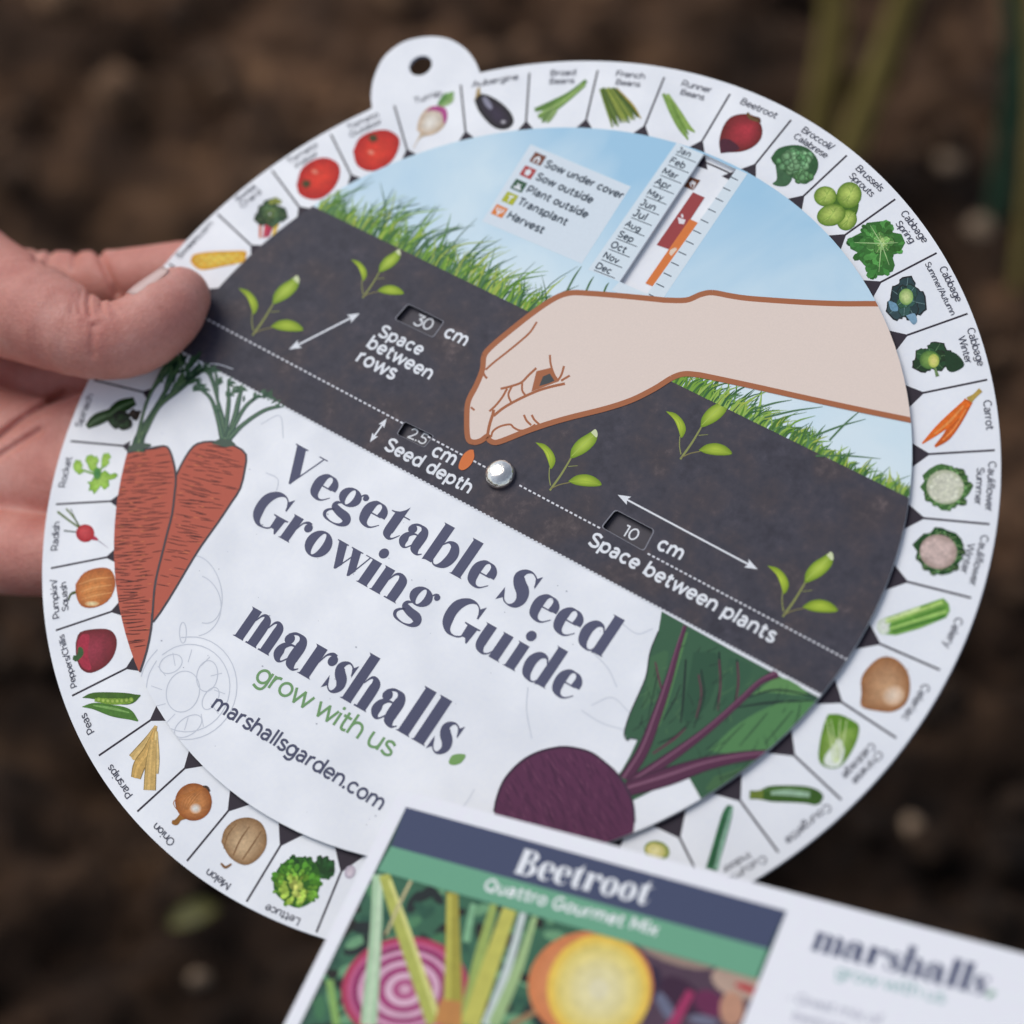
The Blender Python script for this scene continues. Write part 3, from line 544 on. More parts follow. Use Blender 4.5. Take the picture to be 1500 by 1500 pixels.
def rim_text(art, s, ang, r, xh, w=.18, dx=0):
    t = math.radians(ang); er, et = np.array([math.cos(t), math.sin(t)]), np.array([math.sin(t), -math.cos(t)])
    ln = sum(SANS[c][0] for c in s) * xh; c = er * r * RM
    art.text(s, c - et * ln / 2, c + et * ln / 2, SANS, (72, 72, 86), w, local=True)
for row in NAMES:
    ar = Art('vegetable_name', DISC, 0, wheel, z=1.2e-4); long = row[1].startswith('Peppers')
    if len(row) == 2: rim_text(ar, row[1], row[0], .969 if not long else .966, .00122 * (.86 if long else 1))
    else:
        rim_text(ar, row[1], row[0], .971, .00116); rim_text(ar, row[2], row[0], .950, .00110 if len(row[2]) < 12 else .00092)
    ar.done()

# ---- the vegetable pictures
def pic(lab): return Art('vegetable_picture', DISC, 0, wheel, z=6e-5), lab
P = lambda f, x, y: f((x, y))[0]
A, l = pic('printed red beetroot')
A.blob(c2((930, 650), (922, 580), (945, 495), (990, 440), (1060, 422), (1125, 435), (1168, 495), (1165, 560), (1120, 612), (1050, 640), (965, 645)), (105, 42, 50), (176, 62, 74), P(c2, 1090, 520))
A.smooth(c2((930, 650), (925, 585), (950, 565), (1000, 580), (1040, 625), (980, 643)), (82, 48, 62)); A.rib(c2((1085, 415, 14), (1105, 445, 22), (1155, 465, 12)), (105, 85, 60)); A.rib(c2((1120, 440, 10), (1150, 450, 16), (1160, 470, 8)), (90, 60, 50)); A.done(l)
A, l = pic('printed green broccoli head')
A.smooth(c3((140, 470), (235, 540), (215, 595), (170, 605), (125, 590), (150, 560)), (70, 105, 78)); A.smooth(c3((115, 440), (160, 385), (250, 365), (330, 385), (385, 450), (380, 520), (320, 590), (250, 560), (140, 480)), (58, 96, 66))
q = P(c3, 260, 465); A.leaves(q[0], q[1] - 2, 29, 19, 75, 5.2, [(112, 160, 118), (96, 146, 102), (130, 176, 132)]); q = P(c3, 310, 545); A.leaves(q[0], q[1], 15, 9, 22, 4.6, [(92, 138, 92), (108, 156, 110)]); A.done(l)
A, l = pic('printed pile of green sprouts'); A.smooth(c3((440, 700), (520, 640), (620, 690), (600, 790), (560, 850), (470, 800), (420, 740)), (74, 108, 44))
for x, y, rx, ry, ro in ((430, 662, 66, 58, 0), (568, 655, 72, 76, 20), (555, 800, 55, 62, 40), (465, 770, 85, 62, -15)):
    q = P(c3, x, y); A.blob(ell(q[0], q[1], rx * s1, ry * s1, ro, 12), (92, 128, 44), (188, 208, 112), (q[0] + 2, q[1] - 4))
    for k in range(4): A.rib([(q[0] - rx * s1 * .7 + k * 4, q[1] + ry * s1 * .6, .5), (q[0] + 2, q[1] - ry * s1 * .1, 1.0), (q[0] + k * 5 - 3, q[1] - ry * s1 * .75, .4)], (168, 192, 104) if k % 2 else (120, 156, 68))
A.done(l)
def frill(f, outline, n, cols, ctr, l0=5, l1=13):        # crinkled leaf edges fanning out from the heart
    q = f(*outline); c = f(ctr)[0]; xs, ys = [p_[0] for p_ in q], [p_[1] for p_ in q]; pts = []
    while len(pts) < n:
        x, y = rnd.uniform(min(xs), max(xs)), rnd.uniform(min(ys), max(ys))
        if inside((x, y), q): pts.append((math.hypot(x - c[0], y - c[1]), x, y))
    for r, x, y in sorted(pts, reverse=True):
        a = math.atan2(y - c[1], x - c[0]) + rnd.gauss(0, .35); l_ = rnd.uniform(l0, l1); d = cols[min(len(cols) - 1, int((1 - r / (pts and max(pts)[0])) * len(cols)))]; k = rnd.uniform(.72, 1.25); d = tuple(min(250, v * k) for v in d)
        A.rib([(x - l_ * .5 * math.cos(a), y - l_ * .5 * math.sin(a), 1.0), (x + l_ * .1 * math.cos(a), y + l_ * .1 * math.sin(a), l_ * .62), (x + l_ * .5 * math.cos(a), y + l_ * .5 * math.sin(a), l_ * .3)], d, n=3)
A, l = pic('printed open green cabbage')
CO_ = ((565, 910), (600, 890), (640, 870), (670, 815), (760, 805), (810, 830), (815, 870), (870, 880), (892, 930), (860, 990), (815, 1000), (832, 1060), (820, 1095), (760, 1120), (690, 1118), (665, 1070), (610, 1010), (615, 985), (575, 965)); A.poly(c3(*CO_), (62, 112, 60)); frill(c3, CO_, 70, [(60, 112, 58), (76, 134, 70), (92, 150, 82)], (755, 935), 8, 18); q = P(c3, 758, 930); A.rosette(q[0], q[1], 20, 20, 14, [(90, 146, 78), (122, 172, 96), (162, 194, 120)], (190, 212, 150))
for x, y in ((690, 830), (850, 930), (740, 1100), (600, 930), (800, 1060)): A.rib(c3((755, 935, 6), ((755 + x) / 2, (935 + y) / 2, 5), (x, y, 2)), (166, 198, 142))
A.done(l)
A, l = pic('printed dark blue green cabbage with pale heart')
q = P(c3, 892, 1262); A.rosette(q[0], q[1], 33, 43, 13, [(52, 70, 76), (58, 88, 86), (56, 92, 74)], (126, 156, 158), .5); q = P(c3, 925, 1375); A.smooth([(q[0] - 7, q[1] - 6), (q[0] + 5, q[1] - 9), (q[0] + 9, q[1] + 2), (q[0] + 3, q[1] + 7)], (126, 160, 186)); q = P(c3, 810, 1300); A.smooth([(q[0] - 4, q[1] - 9), (q[0] + 8, q[1] - 4), (q[0] + 10, q[1] + 6), (q[0], q[1] + 5)], (112, 150, 176))
q = P(c3, 898, 1243); A.blob(ell(q[0], q[1], 10.5, 12, 0, 12), (118, 158, 88), (202, 216, 152)); A.done(l)
A, l = pic('printed dark green cabbage with yellow heart')
q = P(c4, 965, 330); A.rosette(q[0], q[1], 36, 30, 12, [(44, 70, 52), (50, 80, 56), (60, 96, 62)], (112, 146, 108), .5); A.smooth(c4((1040, 290), (1110, 310), (1155, 375), (1090, 415), (1050, 390)), (44, 70, 54)); A.rib(c4((985, 390, 12), (1000, 440, 22)), (112, 138, 96))
q = P(c4, 955, 345); A.blob(ell(q[0], q[1], 15, 13.5, 0, 12), (74, 112, 64), (136, 170, 92)); q = P(c4, 978, 350); A.blob(ell(q[0], q[1], 8, 10, 0, 12), (166, 184, 90), (226, 218, 134)); A.done(l)
A, l = pic('printed pair of orange carrots')
A.rib(c4((1250, 518, 28), (1215, 552, 26), (1180, 580, 44)), (178, 152, 84)); A.rib(c4((1180, 580, 52), (1110, 700, 58), (1050, 790, 46), (985, 846, 14)), (196, 96, 46)); A.rib(c4((1175, 588, 46), (1085, 678, 60), (1000, 752, 46), (912, 828, 8)), (222, 112, 52)); A.rib(c4((1150, 610, 10), (1070, 700, 14), (980, 775, 8)), (240, 146, 84)); A.rib(c4((1165, 630, 10), (1100, 735, 12), (1030, 810, 8)), (232, 136, 78)); A.done(l)
def cauli(lab, f, cx, cy, head, hm, lc):
    A, l = pic(lab)
    q = P(f, cx, cy); A.poly([(q[0] + 36 * math.cos(6.283 * k / 22) * rnd.uniform(.84, 1.12), q[1] + 33 * math.sin(6.283 * k / 22) * rnd.uniform(.84, 1.12)) for k in range(22)], tuple(v * .8 for v in lc))
    for k in range(15):
        t = 6.283 * k / 15; q = P(f, cx + 106 * math.cos(t) * rnd.uniform(.85, 1.1), cy + 104 * math.sin(t) * rnd.uniform(.85, 1.1)); A.rosette(q[0], q[1], 13 * rnd.uniform(.7, 1.2), 12, 4, [tuple(v * .8 for v in lc), lc, tuple(min(255, v * 1.3) for v in lc)], (160, 188, 132), .5)
    q = P(f, cx, cy); A.blob(ell(q[0], q[1], 27.5, 25, 10, 16), head, hm)
    for k in range(46):
        a = rnd.random() * 6.283; r = math.sqrt(rnd.random()); v = rnd.uniform(.95, 1.07); A.blob(ell(q[0] + 23 * r * math.cos(a), q[1] + 20 * r * math.sin(a), 4.2, 3.8, 0, 8), tuple(c * .93 for c in hm), tuple(min(255, c * v) for c in hm))
    A.done(l)
cauli('printed white cauliflower in green leaves', c4, 1045, 1080, (178, 184, 160), (214, 216, 200), (92, 138, 84))
cauli('printed pink tinted cauliflower in dark leaves', c5, 1005, 270, (170, 150, 144), (208, 186, 182), (62, 104, 66))
A, l = pic('printed bunch of green celery')
A.poly(c5((690, 655), (860, 596), (1010, 545), (1035, 538), (1065, 570), (1072, 610), (1050, 650), (900, 712), (760, 752), (705, 748), (672, 715)), (120, 166, 84)); q = P(c5, 690, 702); A.blob(ell(q[0], q[1], 10, 12, 0, 10), (200, 214, 196), (228, 232, 226))
for a, b, c in (((700, 680), (1030, 560), (176, 206, 120)), ((720, 700), (1050, 590), (88, 140, 62)), ((720, 715), (1050, 615), (160, 200, 112)), ((740, 735), (1045, 640), (70, 124, 58)), ((700, 665), (900, 595), (206, 224, 168))): A.rib(c5(a + (12,), b + (18,)), c)
A.done(l)
A, l = pic('printed brown celeriac root'); q = P(c5, 700, 1040)
A.blob(c5((560, 1090), (560, 1000), (610, 925), (680, 878), (760, 890), (825, 960), (842, 1060), (815, 1150), (740, 1195), (650, 1190), (560, 1165)), (150, 104, 72), (196, 156, 122), P(c5, 720, 1060)); q = P(c5, 745, 1100); A.blob(ell(q[0], q[1], 17, 15, -20, 10), (198, 160, 128), (222, 202, 184)); q = P(c5, 690, 990)
for k in range(26): x, y = rnd.gauss(q[0], 15), rnd.gauss(q[1], 11); A.rib([(x, y, .9), (x + rnd.uniform(-4, 4), y + rnd.uniform(-2, 3), .5)], rnd.choice([(164, 116, 80), (206, 172, 138), (140, 96, 66)]))
A.done(l)
A, l = pic('printed chinese cabbage')
A.blob(c6((1235, 262), (1300, 262), (1365, 290), (1415, 330), (1400, 420), (1345, 520), (1290, 572), (1215, 565), (1180, 515), (1192, 400), (1215, 310)), (96, 134, 54), (150, 180, 98), P(c6, 1290, 420)); A.smooth(c6((1275, 430), (1300, 400), (1330, 470), (1300, 560), (1225, 560), (1215, 510)), (218, 226, 220)); A.smooth(c6((1240, 262), (1340, 280), (1400, 335), (1330, 350), (1280, 400), (1220, 330)), (98, 142, 58))
for x0, x1 in ((1300, 1250), (1300, 1345), (1290, 1305), (1280, 1225)): A.rib(c6((x0 - 10, 540, 10), ((x0 + x1) / 2, 420, 8), (x1, 290, 4)), (196, 212, 160))
A.done(l)
A, l = pic('printed green courgette')
A.rib(c6((782, 728, 50), (840, 728, 52), (900, 722, 90), (1000, 722, 98), (1110, 728, 98), (1175, 748, 84), (1200, 760, 40)), (66, 98, 52)); A.rib(c6((785, 728, 36), (860, 728, 60)), (112, 130, 62)); A.rib(c6((905, 718, 20), (1000, 715, 34), (1130, 728, 30)), (150, 182, 158)); A.rib(c6((870, 700, 8), (1000, 690, 10), (1140, 700, 8)), (96, 134, 78)); A.done(l)
A, l = pic('printed dark cucumber')
A.rib(c6((672, 790, 34), (650, 850, 60), (605, 1010, 66), (560, 1160, 66)), (62, 112, 82)); A.rib(c6((682, 800, 14), (625, 1000, 22), (588, 1160, 24)), (140, 178, 160)); A.rib(c6((640, 860, 10), (560, 1140, 14)), (44, 84, 60)); A.done(l)
A, l = pic('printed yellow green cucumber slice'); q = P(c6, 246, 1050); A.blob(ell(q[0], q[1], 19, 14, 15, 14), (120, 140, 62), (214, 206, 142)); q = P(c6, 236, 1052); A.blob(ell(q[0], q[1], 14, 10.5, 15, 12), (206, 198, 118), (226, 218, 164)); A.done(l)
A, l = pic('printed frilly green lettuce')
DK = ((1030, 1040), (1060, 1015), (1110, 1018), (1145, 1060), (1140, 1110), (1095, 1135), (1050, 1120)); A.smooth(c7(*DK), (44, 76, 48)); frill(c7, DK, 26, [(44, 78, 48), (56, 96, 58)], (1050, 1110), 5, 11)
LO = ((790, 1130), (830, 1060), (900, 1015), (970, 1010), (1030, 1040), (1060, 1110), (1055, 1200), (1010, 1270), (930, 1302), (860, 1270), (800, 1210)); A.smooth(c7(*LO), (58, 100, 44)); frill(c7, LO, 150, [(54, 98, 42), (80, 134, 52), (112, 162, 64), (160, 190, 84), (190, 206, 106)], (915, 1200)); A.done(l)
A, l = pic('printed ribbed brown melon'); q = P(c7, 622, 918)
A.blob(c7((490, 920), (510, 850), (570, 795), (650, 780), (720, 810), (752, 880), (745, 960), (690, 1030), (620, 1055), (540, 1010)), (138, 106, 76), (204, 176, 142), (q[0] - 3, q[1] + 8))
for a in (((655, 830, 5), (600, 910, 9), (560, 1000, 8)), ((725, 855, 5), (670, 940, 9), (612, 1025, 7)), ((580, 815, 4), (530, 880, 7), (505, 960, 5))): A.rib(c7(*a), (128, 98, 72))
A.rib(c7((488, 1045, 12), (515, 1068, 16), (550, 1048, 10)), (132, 96, 66)); A.done(l)
A, l = pic('printed golden brown onion'); q = P(c7, 330, 690); A.rib(c7((290, 755, 70), (250, 785, 30), (228, 808, 34), (205, 805, 20)), (150, 104, 58)); A.blob(ell(q[0], q[1], 27, 27.5, 0, 16), (144, 84, 46), (204, 142, 92), (q[0] + 1, q[1] + 2))
for k in range(7): A.rib(c7((405 - k * 8, 600 + k * 2, 2), (350 - k * 22, 660 + k * 4, 4), (275 - k * 4, 760, 2)), (170, 108, 62))
q2 = P(c7, 342, 728); A.blob(ell(q2[0], q2[1], 9, 8, 0, 10), (206, 146, 96), (246, 238, 228)); A.rib(c7((385, 600, 10), (408, 606, 16), (424, 630, 10)), (72, 60, 56)); A.done(l)
A, l = pic('printed bundle of parsnips')
for a, c in ((((745, 1118, 14), (700, 1215, 58), (615, 1312, 62)), (204, 174, 116)), (((742, 1130, 14), (705, 1260, 60), (650, 1345, 64), (628, 1420, 50)), (194, 160, 100)), (((748, 1150, 12), (742, 1300, 40), (740, 1395, 34)), (214, 186, 130)), (((730, 1200, 30), (715, 1350, 56), (708, 1490, 62)), (202, 170, 110))):
    A.rib(c8(*[(x, y, w * 1.15) for x, y, w in a]), tuple(v * .74 for v in c)); A.rib(c8(*a), c); A.rib(c8(*[(x - 6, y, w * .25) for x, y, w in a]), tuple(min(255, v * 1.1) for v in c))
A.done(l)
A, l = pic('printed pair of pea pods')
A.rib(c8((320, 955, 3), (380, 945, 36), (480, 955, 62), (590, 962, 64), (655, 942, 6)), (74, 108, 54)); A.rib(c8((390, 968, 20), (500, 978, 36), (600, 975, 26)), (132, 166, 72))
for k in range(8): q = P(c8, 412 + k * 27, 968 + 8 * math.sin(k * .45)); A.blob(ell(q[0], q[1], 3.6, 3.8, 0, 9), (96, 136, 48), (176, 200, 104))
A.rib(c8((318, 1008, 3), (390, 1005, 40), (490, 1030, 66), (580, 1050, 62), (640, 1090, 8)), (82, 124, 62)); A.rib(c8((380, 1000, 6), (490, 1018, 16), (590, 1042, 6)), (124, 166, 96)); A.done(l)
A, l = pic('printed dark red pepper')
A.blob(c8((280, 640), (305, 578), (395, 558), (480, 565), (517, 620), (505, 700), (455, 770), (370, 812), (312, 790), (284, 720)), (108, 42, 54), (156, 66, 82), P(c8, 360, 680)); A.smooth(c8((290, 630), (320, 590), (360, 600), (350, 700), (370, 790), (320, 780), (290, 710)), (168, 58, 78)); A.smooth(c8((262, 735), (268, 712), (288, 708), (296, 665), (318, 668), (326, 700), (308, 728), (282, 746)), (66, 98, 66)); A.done(l)
A, l = pic('printed orange pumpkin')
A.blob(c8((279, 300), (330, 232), (415, 204), (480, 214), (508, 270), (502, 335), (460, 402), (380, 436), (312, 424), (283, 365)), (172, 98, 60), (216, 146, 88), P(c8, 370, 350))
for k in range(6): A.rib(c8((300 + k * 4, 300 + k * 22, 3), (390, 270 + k * 24, 6), (490, 260 + k * 22, 3)), (192, 118, 68) if k % 2 else (224, 164, 108))
q = P(c8, 375, 412); A.blob(ell(q[0], q[1], 11, 4, 0, 10), (212, 150, 96), (240, 214, 172)); A.rib(c8((280, 345, 18), (252, 358, 12), (237, 392, 8)), (84, 96, 58)); A.done(l)
A, l = pic('printed red radish with thin leaves'); q = P(h2, 335, 1110)
for a in (((308, 1082, 12), (240, 1035, 12), (175, 985, 14)), ((306, 1078, 10), (270, 1020, 10), (225, 968, 10))): A.rib(h2(*a), (108, 126, 82))
for a in (((300, 1070, 5), (250, 970, 5)), ((300, 1105, 6), (212, 1095, 8))): A.rib(h2(*a), (84, 92, 88))
A.rib(h2((370, 1130, 34), (408, 1148, 12)), (192, 72, 96)); A.rib(h2((405, 1148, 6), (468, 1195, 3)), (176, 172, 186)); A.blob(ell(q[0], q[1], 13.5, 13, 0, 12), (172, 48, 58), (206, 84, 90), (q[0] - 2, q[1] - 4)); A.done(l)
A, l = pic('printed bright green rocket sprig')
for pts in (((395, 770, 10), (350, 755, 12), (300, 735, 8)), ((400, 765, 12), (375, 720, 14), (360, 680, 10)), ((405, 765, 12), (440, 720, 12), (455, 680, 8)), ((410, 770, 12), (460, 790, 12), (505, 775, 8)), ((400, 775, 14), (395, 820, 16), (388, 870, 6))): A.rib(h2(*pts), (122, 168, 74))
for k, pts in enumerate((((265, 715), (280, 685), (310, 690), (322, 722), (312, 735), (328, 755), (300, 772), (280, 755), (268, 740)), ((335, 690), (345, 662), (372, 655), (395, 670), (400, 660), (415, 690), (398, 722), (418, 740), (390, 760), (360, 745), (350, 715)), ((430, 680), (440, 650), (470, 645), (486, 668), (468, 690), (478, 700), (450, 730), (428, 720)), ((380, 790), (420, 765), (450, 745), (480, 770), (510, 760), (526, 775), (505, 795), (470, 800), (475, 835), (445, 860), (425, 835), (400, 870), (385, 885), (375, 862), (355, 866), (362, 830), (345, 815), (372, 808)))):
    q = h2(*pts); c0 = np.mean(q, axis=0); A.poly(q, (112, 162, 70)); A.blob([tuple(c0 + (np.array(p_) - c0) * .9) for p_ in q], (142, 188, 78), (172, 210, 104))
q = P(h2, 405, 765); A.blob(ell(q[0], q[1], 6, 9, 0, 10), (96, 150, 78), (70, 130, 84)); A.done(l)
A, l = pic('printed dark spinach leaves')
for pts in (((345, 495, 30), (400, 455, 70), (480, 420, 60)), ((470, 430, 50), (540, 380, 80), (622, 345, 50))): A.rib(h2(*pts), (52, 72, 52)); A.rib(h2(*[(x, y, w * .2) for x, y, w in pts]), (90, 114, 88))
q = P(h2, 550, 460); A.leaves(q[0], q[1], 17, 10, 16, 8, [(44, 62, 46), (54, 78, 56), (38, 54, 44)], (84, 108, 84)); q = P(h2, 620, 430); A.leaves(q[0], q[1], 6, 6, 4, 6, [(62, 54, 52)]); A.done(l)
A, l = pic('printed yellow sweetcorn cob')
A.blob(h3((74, 880), (95, 840), (190, 824), (300, 820), (392, 820), (396, 850), (380, 884), (270, 908), (155, 930), (105, 915)), (216, 158, 56), (244, 200, 92), P(h3, 240, 866))
for k in range(11):
    for j in range(3): q = P(h3, 110 + k * 26, 850 + j * 22 + 4 * (k % 2) - k * 1.2); A.raw([A.L(ell(q[0], q[1], 2.2, 1.6, 0, 8))], (250, 208, 104) if (k + j) % 2 else (230, 176, 70))
A.done(l)
A, l = pic('printed chard with red and yellow stems')
for a, c in ((((520, 660, 30), (500, 745, 14)), (196, 70, 90)), (((545, 670, 24), (520, 740, 16)), (178, 52, 88)), (((575, 660, 26), (550, 745, 16)), (236, 190, 84)), (((480, 670, 16), (478, 745, 14)), (206, 110, 80))): A.rib(h3(*a), c)
q = P(h3, 535, 605); A.rosette(q[0], q[1], 27, 26, 14, [(58, 82, 62), (72, 98, 68), (92, 114, 72)], (126, 138, 92), .5); q = P(h3, 560, 530); A.rosette(q[0], q[1], 12, 8, 6, [(136, 146, 70)], (160, 166, 92), .5); A.done(l)
def tomato(lab, pts, ctr, cal, hi):
    A, l = pic(lab); A.blob(h3(*pts), (176, 42, 42), (222, 72, 60), P(h3, *ctr), 4)
    q = P(h3, *cal); A.blob(ell(q[0], q[1], 6, 5.5, 0, 10), (104, 58, 46), (74, 72, 52))
    for k in range(5): t = 6.283 * k / 5 + .4; A.rib([(q[0], q[1], 3.4), (q[0] + 9 * math.cos(t), q[1] + 8 * math.sin(t), .6)], (72, 78, 54))
    q = P(h3, *hi); A.blob(ell(q[0], q[1], 6, 4, 20, 10), (222, 78, 64), (240, 150, 130)); A.done(l)
tomato('printed red tomato with calyx at its lower left', ((688, 440), (715, 350), (780, 297), (860, 280), (930, 318), (937, 390), (900, 462), (840, 512), (770, 522), (706, 492)), (830, 390), (745, 432), (795, 362))
tomato('printed red tomato with calyx at its top', ((1015, 245), (1050, 170), (1120, 130), (1210, 120), (1277, 160), (1280, 222), (1240, 300), (1170, 348), (1100, 357), (1037, 322)), (1150, 270), (1132, 168), (1120, 250))
A, l = pic('printed white and purple turnip')
for a, c in ((((490, 455, 20), (540, 400, 34), (572, 378, 16)), (124, 166, 100)), (((480, 450, 16), (510, 410, 26), (528, 380, 12)), (98, 142, 84)), (((495, 460, 14), (550, 430, 24), (570, 400, 12)), (150, 182, 124))): A.rib(c1(*a), c)
A.rib(c1((400, 610, 40), (368, 645, 10), (338, 702, 4)), (206, 190, 168)); A.blob(c1((358, 592), (372, 530), (410, 475), (460, 454), (522, 470), (534, 520), (515, 572), (468, 612), (400, 628)), (196, 170, 142), (226, 222, 216), P(c1, 430, 555)); A.smooth(c1((400, 490), (460, 455), (524, 470), (534, 525), (515, 560), (500, 500), (450, 482)), (176, 84, 142)); A.done(l)
A, l = pic('printed glossy dark aubergine')
A.blob(c1((690, 420), (712, 388), (770, 393), (850, 440), (905, 500), (917, 552), (880, 588), (820, 586), (768, 550), (715, 485)), (44, 36, 48), (68, 62, 80), P(c1, 820, 500)); A.smooth(c1((735, 405), (765, 410), (795, 460), (780, 475), (750, 445)), (140, 140, 160)); q = P(c1, 858, 548); A.blob(ell(q[0], q[1], 4.5, 3, 0, 8), (80, 72, 90), (206, 206, 214)); A.smooth(c1((692, 425), (700, 385), (708, 350), (722, 352), (725, 388), (712, 395)), (176, 152, 104)); A.done(l)
A, l = pic('printed broad bean pods')
for a, c in ((((1338, 308, 22), (1250, 385, 36), (1150, 440, 42), (1040, 480, 24)), (98, 134, 72)), (((1330, 330, 20), (1230, 410, 34), (1130, 480, 44), (1060, 520, 26)), (122, 156, 86)), (((1150, 470, 34), (1110, 510, 36), (1085, 550, 16)), (110, 140, 84)), (((1160, 480, 26), (1125, 530, 26), (1110, 552, 10)), (140, 166, 110))): A.rib(c1(*a), c)
A.rib(c1((1320, 330, 6), (1200, 432, 8), (1070, 500, 6)), (164, 190, 124)); A.done(l)
A, l = pic('printed bunch of french beans')
for k in range(11): c = rnd.choice([(118, 138, 62), (92, 116, 58), (140, 154, 76), (102, 124, 66), (76, 98, 54)]); A.rib(c2((235 + k * 9, 278 - 4 * (k % 3), 14), (270 + k * 15, 380 + rnd.uniform(-8, 8), 24), (305 + k * 16, 500 - k * 5 + rnd.uniform(-14, 12), 9)), c)
A.rib(c2((330, 275, 8), (420, 370, 12), (470, 450, 6)), (168, 150, 70)); A.done(l)
A, l = pic('printed runner beans')
for a, c in ((((598, 305, 18), (650, 410, 34), (700, 500, 36), (742, 572, 8)), (124, 156, 84)), (((622, 308, 18), (690, 420, 34), (735, 490, 34), (782, 528, 8)), (142, 172, 94)), (((640, 340, 8), (690, 450, 16), (745, 540, 8)), (108, 142, 72))): A.rib(c2(*a), c)
A.done(l)
A, l = pic('printed picture mostly hidden by the packet'); q = P(c7, 1235, 1095); A.blob(ell(q[0], q[1], 8, 10, 20, 10), (176, 168, 186), (206, 196, 208)); A.done(l)

# ---- what the windows show, printed on the wheel
mc = Art('month_chart', DISC, 0, wheel, z=6e-5)
mc.poly(c2((748, 784), (813, 806), (772, 864), (708, 838)), (112, 72, 58)); mc.poly(c2((758, 845), (748, 822), (768, 806), (788, 822), (772, 860)), (222, 220, 226)); mc.poly(c2((762, 846), (762, 828), (776, 834), (770, 856)), (112, 72, 58))
mc.poly(c2((770, 875), (838, 906), (640, 1208), (560, 1180)), (158, 74, 78)); mc.poly(c2((752, 1030), (799, 1052), (543, 1422), (495, 1402)), (216, 126, 74))
mc.poly(c2((682, 1020), (728, 1035), (718, 1060), (690, 1058)), (226, 220, 228)); mc.poly(c2((640, 1208), (668, 1195), (680, 1205), (645, 1245), (632, 1230)), (240, 206, 190)); mc.poly(c2((440, 1190), (452, 1196), (402, 1280), (392, 1274)), (176, 92, 62))
mc.poly(c2((700, 1005), (712, 1000), (716, 1022), (704, 1022)), (226, 220, 228)); mc.done()
for q, st, a, b in (((616, 470), '30', (604, 474.5), (630, 485)), ((608, 636), '2.5', (595.5, 640.5), (622, 652)), ((920, 778), '10', (909, 783), (931, 793.5))):
    numb = Art('window_number', DISC, 0, wheel, z=6e-5); x, y = DISC.loc(q, 0); numb.raw([ell(x, y, .0085, .0062, -2, 28)], (84, 82, 90)); numb.text(st, a, b, SANS, (236, 238, 244), .2); numb.done('dark dial patch reading ' + st)

# ---- front cover with its cut windows
def rrect(q4, r=.16):
    q = [np.array(DISC.loc(p_, HC)) for p_ in q4]; out = []
    for i in range(4):
        a, b, c = q[i - 1], q[i], q[(i + 1) % 4]; m = min(np.linalg.norm(a - b), np.linalg.norm(c - b)) * r
        u, v = b + (a - b) / np.linalg.norm(a - b) * m, b + (c - b) / np.linalg.norm(c - b) * m
        for k in range(5): t = k / 4; out.append(tuple((1 - t) ** 2 * u + 2 * t * (1 - t) * b + t * t * v))
    return out
W30 = rrect([(598.3, 445.4), (650, 471), (633.8, 494), (578.8, 467.4)]); W25 = rrect([(593.3, 618), (635, 638.4), (621, 655), (581.9, 636)])
W10 = rrect([(902, 747.2), (958, 776.6), (942.6, 806.6), (881.8, 772.4)]); WMO = rrect([(1030, 225), (1079, 248), (956, 437), (907, 412)], .03)
TH = .00095
cover = slab('front_cover', COVER, [W30, W25, W10, WMO], HC, HC - TH, [WHITE, EDGE, CUT], wheel, hole_mat=2, edge_mat=1)
hub = [(0.0042 * math.cos(t), .0042 * math.sin(t)) for t in (6.28318 * i / 32 for i in range(32))]
hub = [tuple(np.array(q) + np.array(DISC.loc((733.5, 696.5), HC))) for q in hub]
slab('spacer', hub, [], HC - TH - 1e-5, 1e-4, [EDGE, EDGE], wheel)
def half(poly, a, b):                                 # part of a convex polygon on the left of a -> b
    d = np.array(b) - np.array(a); n = np.array([-d[1], d[0]]); a = np.array(a)
    big = [tuple(a - d * 9), tuple(a + d * 10), tuple(a + d * 10 + n * 20), tuple(a - d * 9 + n * 20)]
    return clip_convex(poly, big)
LT0, LT1 = DISC.loc((466.5, 305.7), HC), DISC.loc((1328.6, 727.8), HC)
LB0, LB1 = DISC.loc((258, 510.5), HC), DISC.loc((1203, 1018), HC)
def sheet(name, poly, holes, z, m):
    polys = [poly] + holes; flat = [q for P_x in polys for q in P_x]; Fc = []
    for t in tessellate_polygon([[Vector((x, y, 0)) for x, y in P_x] for P_x in polys]):
        (ax_, ay_), (bx, by), (cx, cy) = (flat[i] for i in t)
        Fc.append(t if (bx - ax_) * (cy - ay_) - (by - ay_) * (cx - ax_) > 0 else t[::-1])
    return mesh_obj(name, [(x, y, HC + z) for x, y in flat], Fc, m, wheel)
sheet('sky_print', half(COVER, LT0, LT1), [WMO], 1.5e-5, SKYP)
sheet('soil_print', half(half(COVER, LB0, LB1), LT1, LT0), [W30, W25, W10], 1.5e-5, SOILP)
cv = lambda name, z=3e-5, inc=1.5e-7: Art(name, DISC, HC, wheel, z, CLIP, inc)
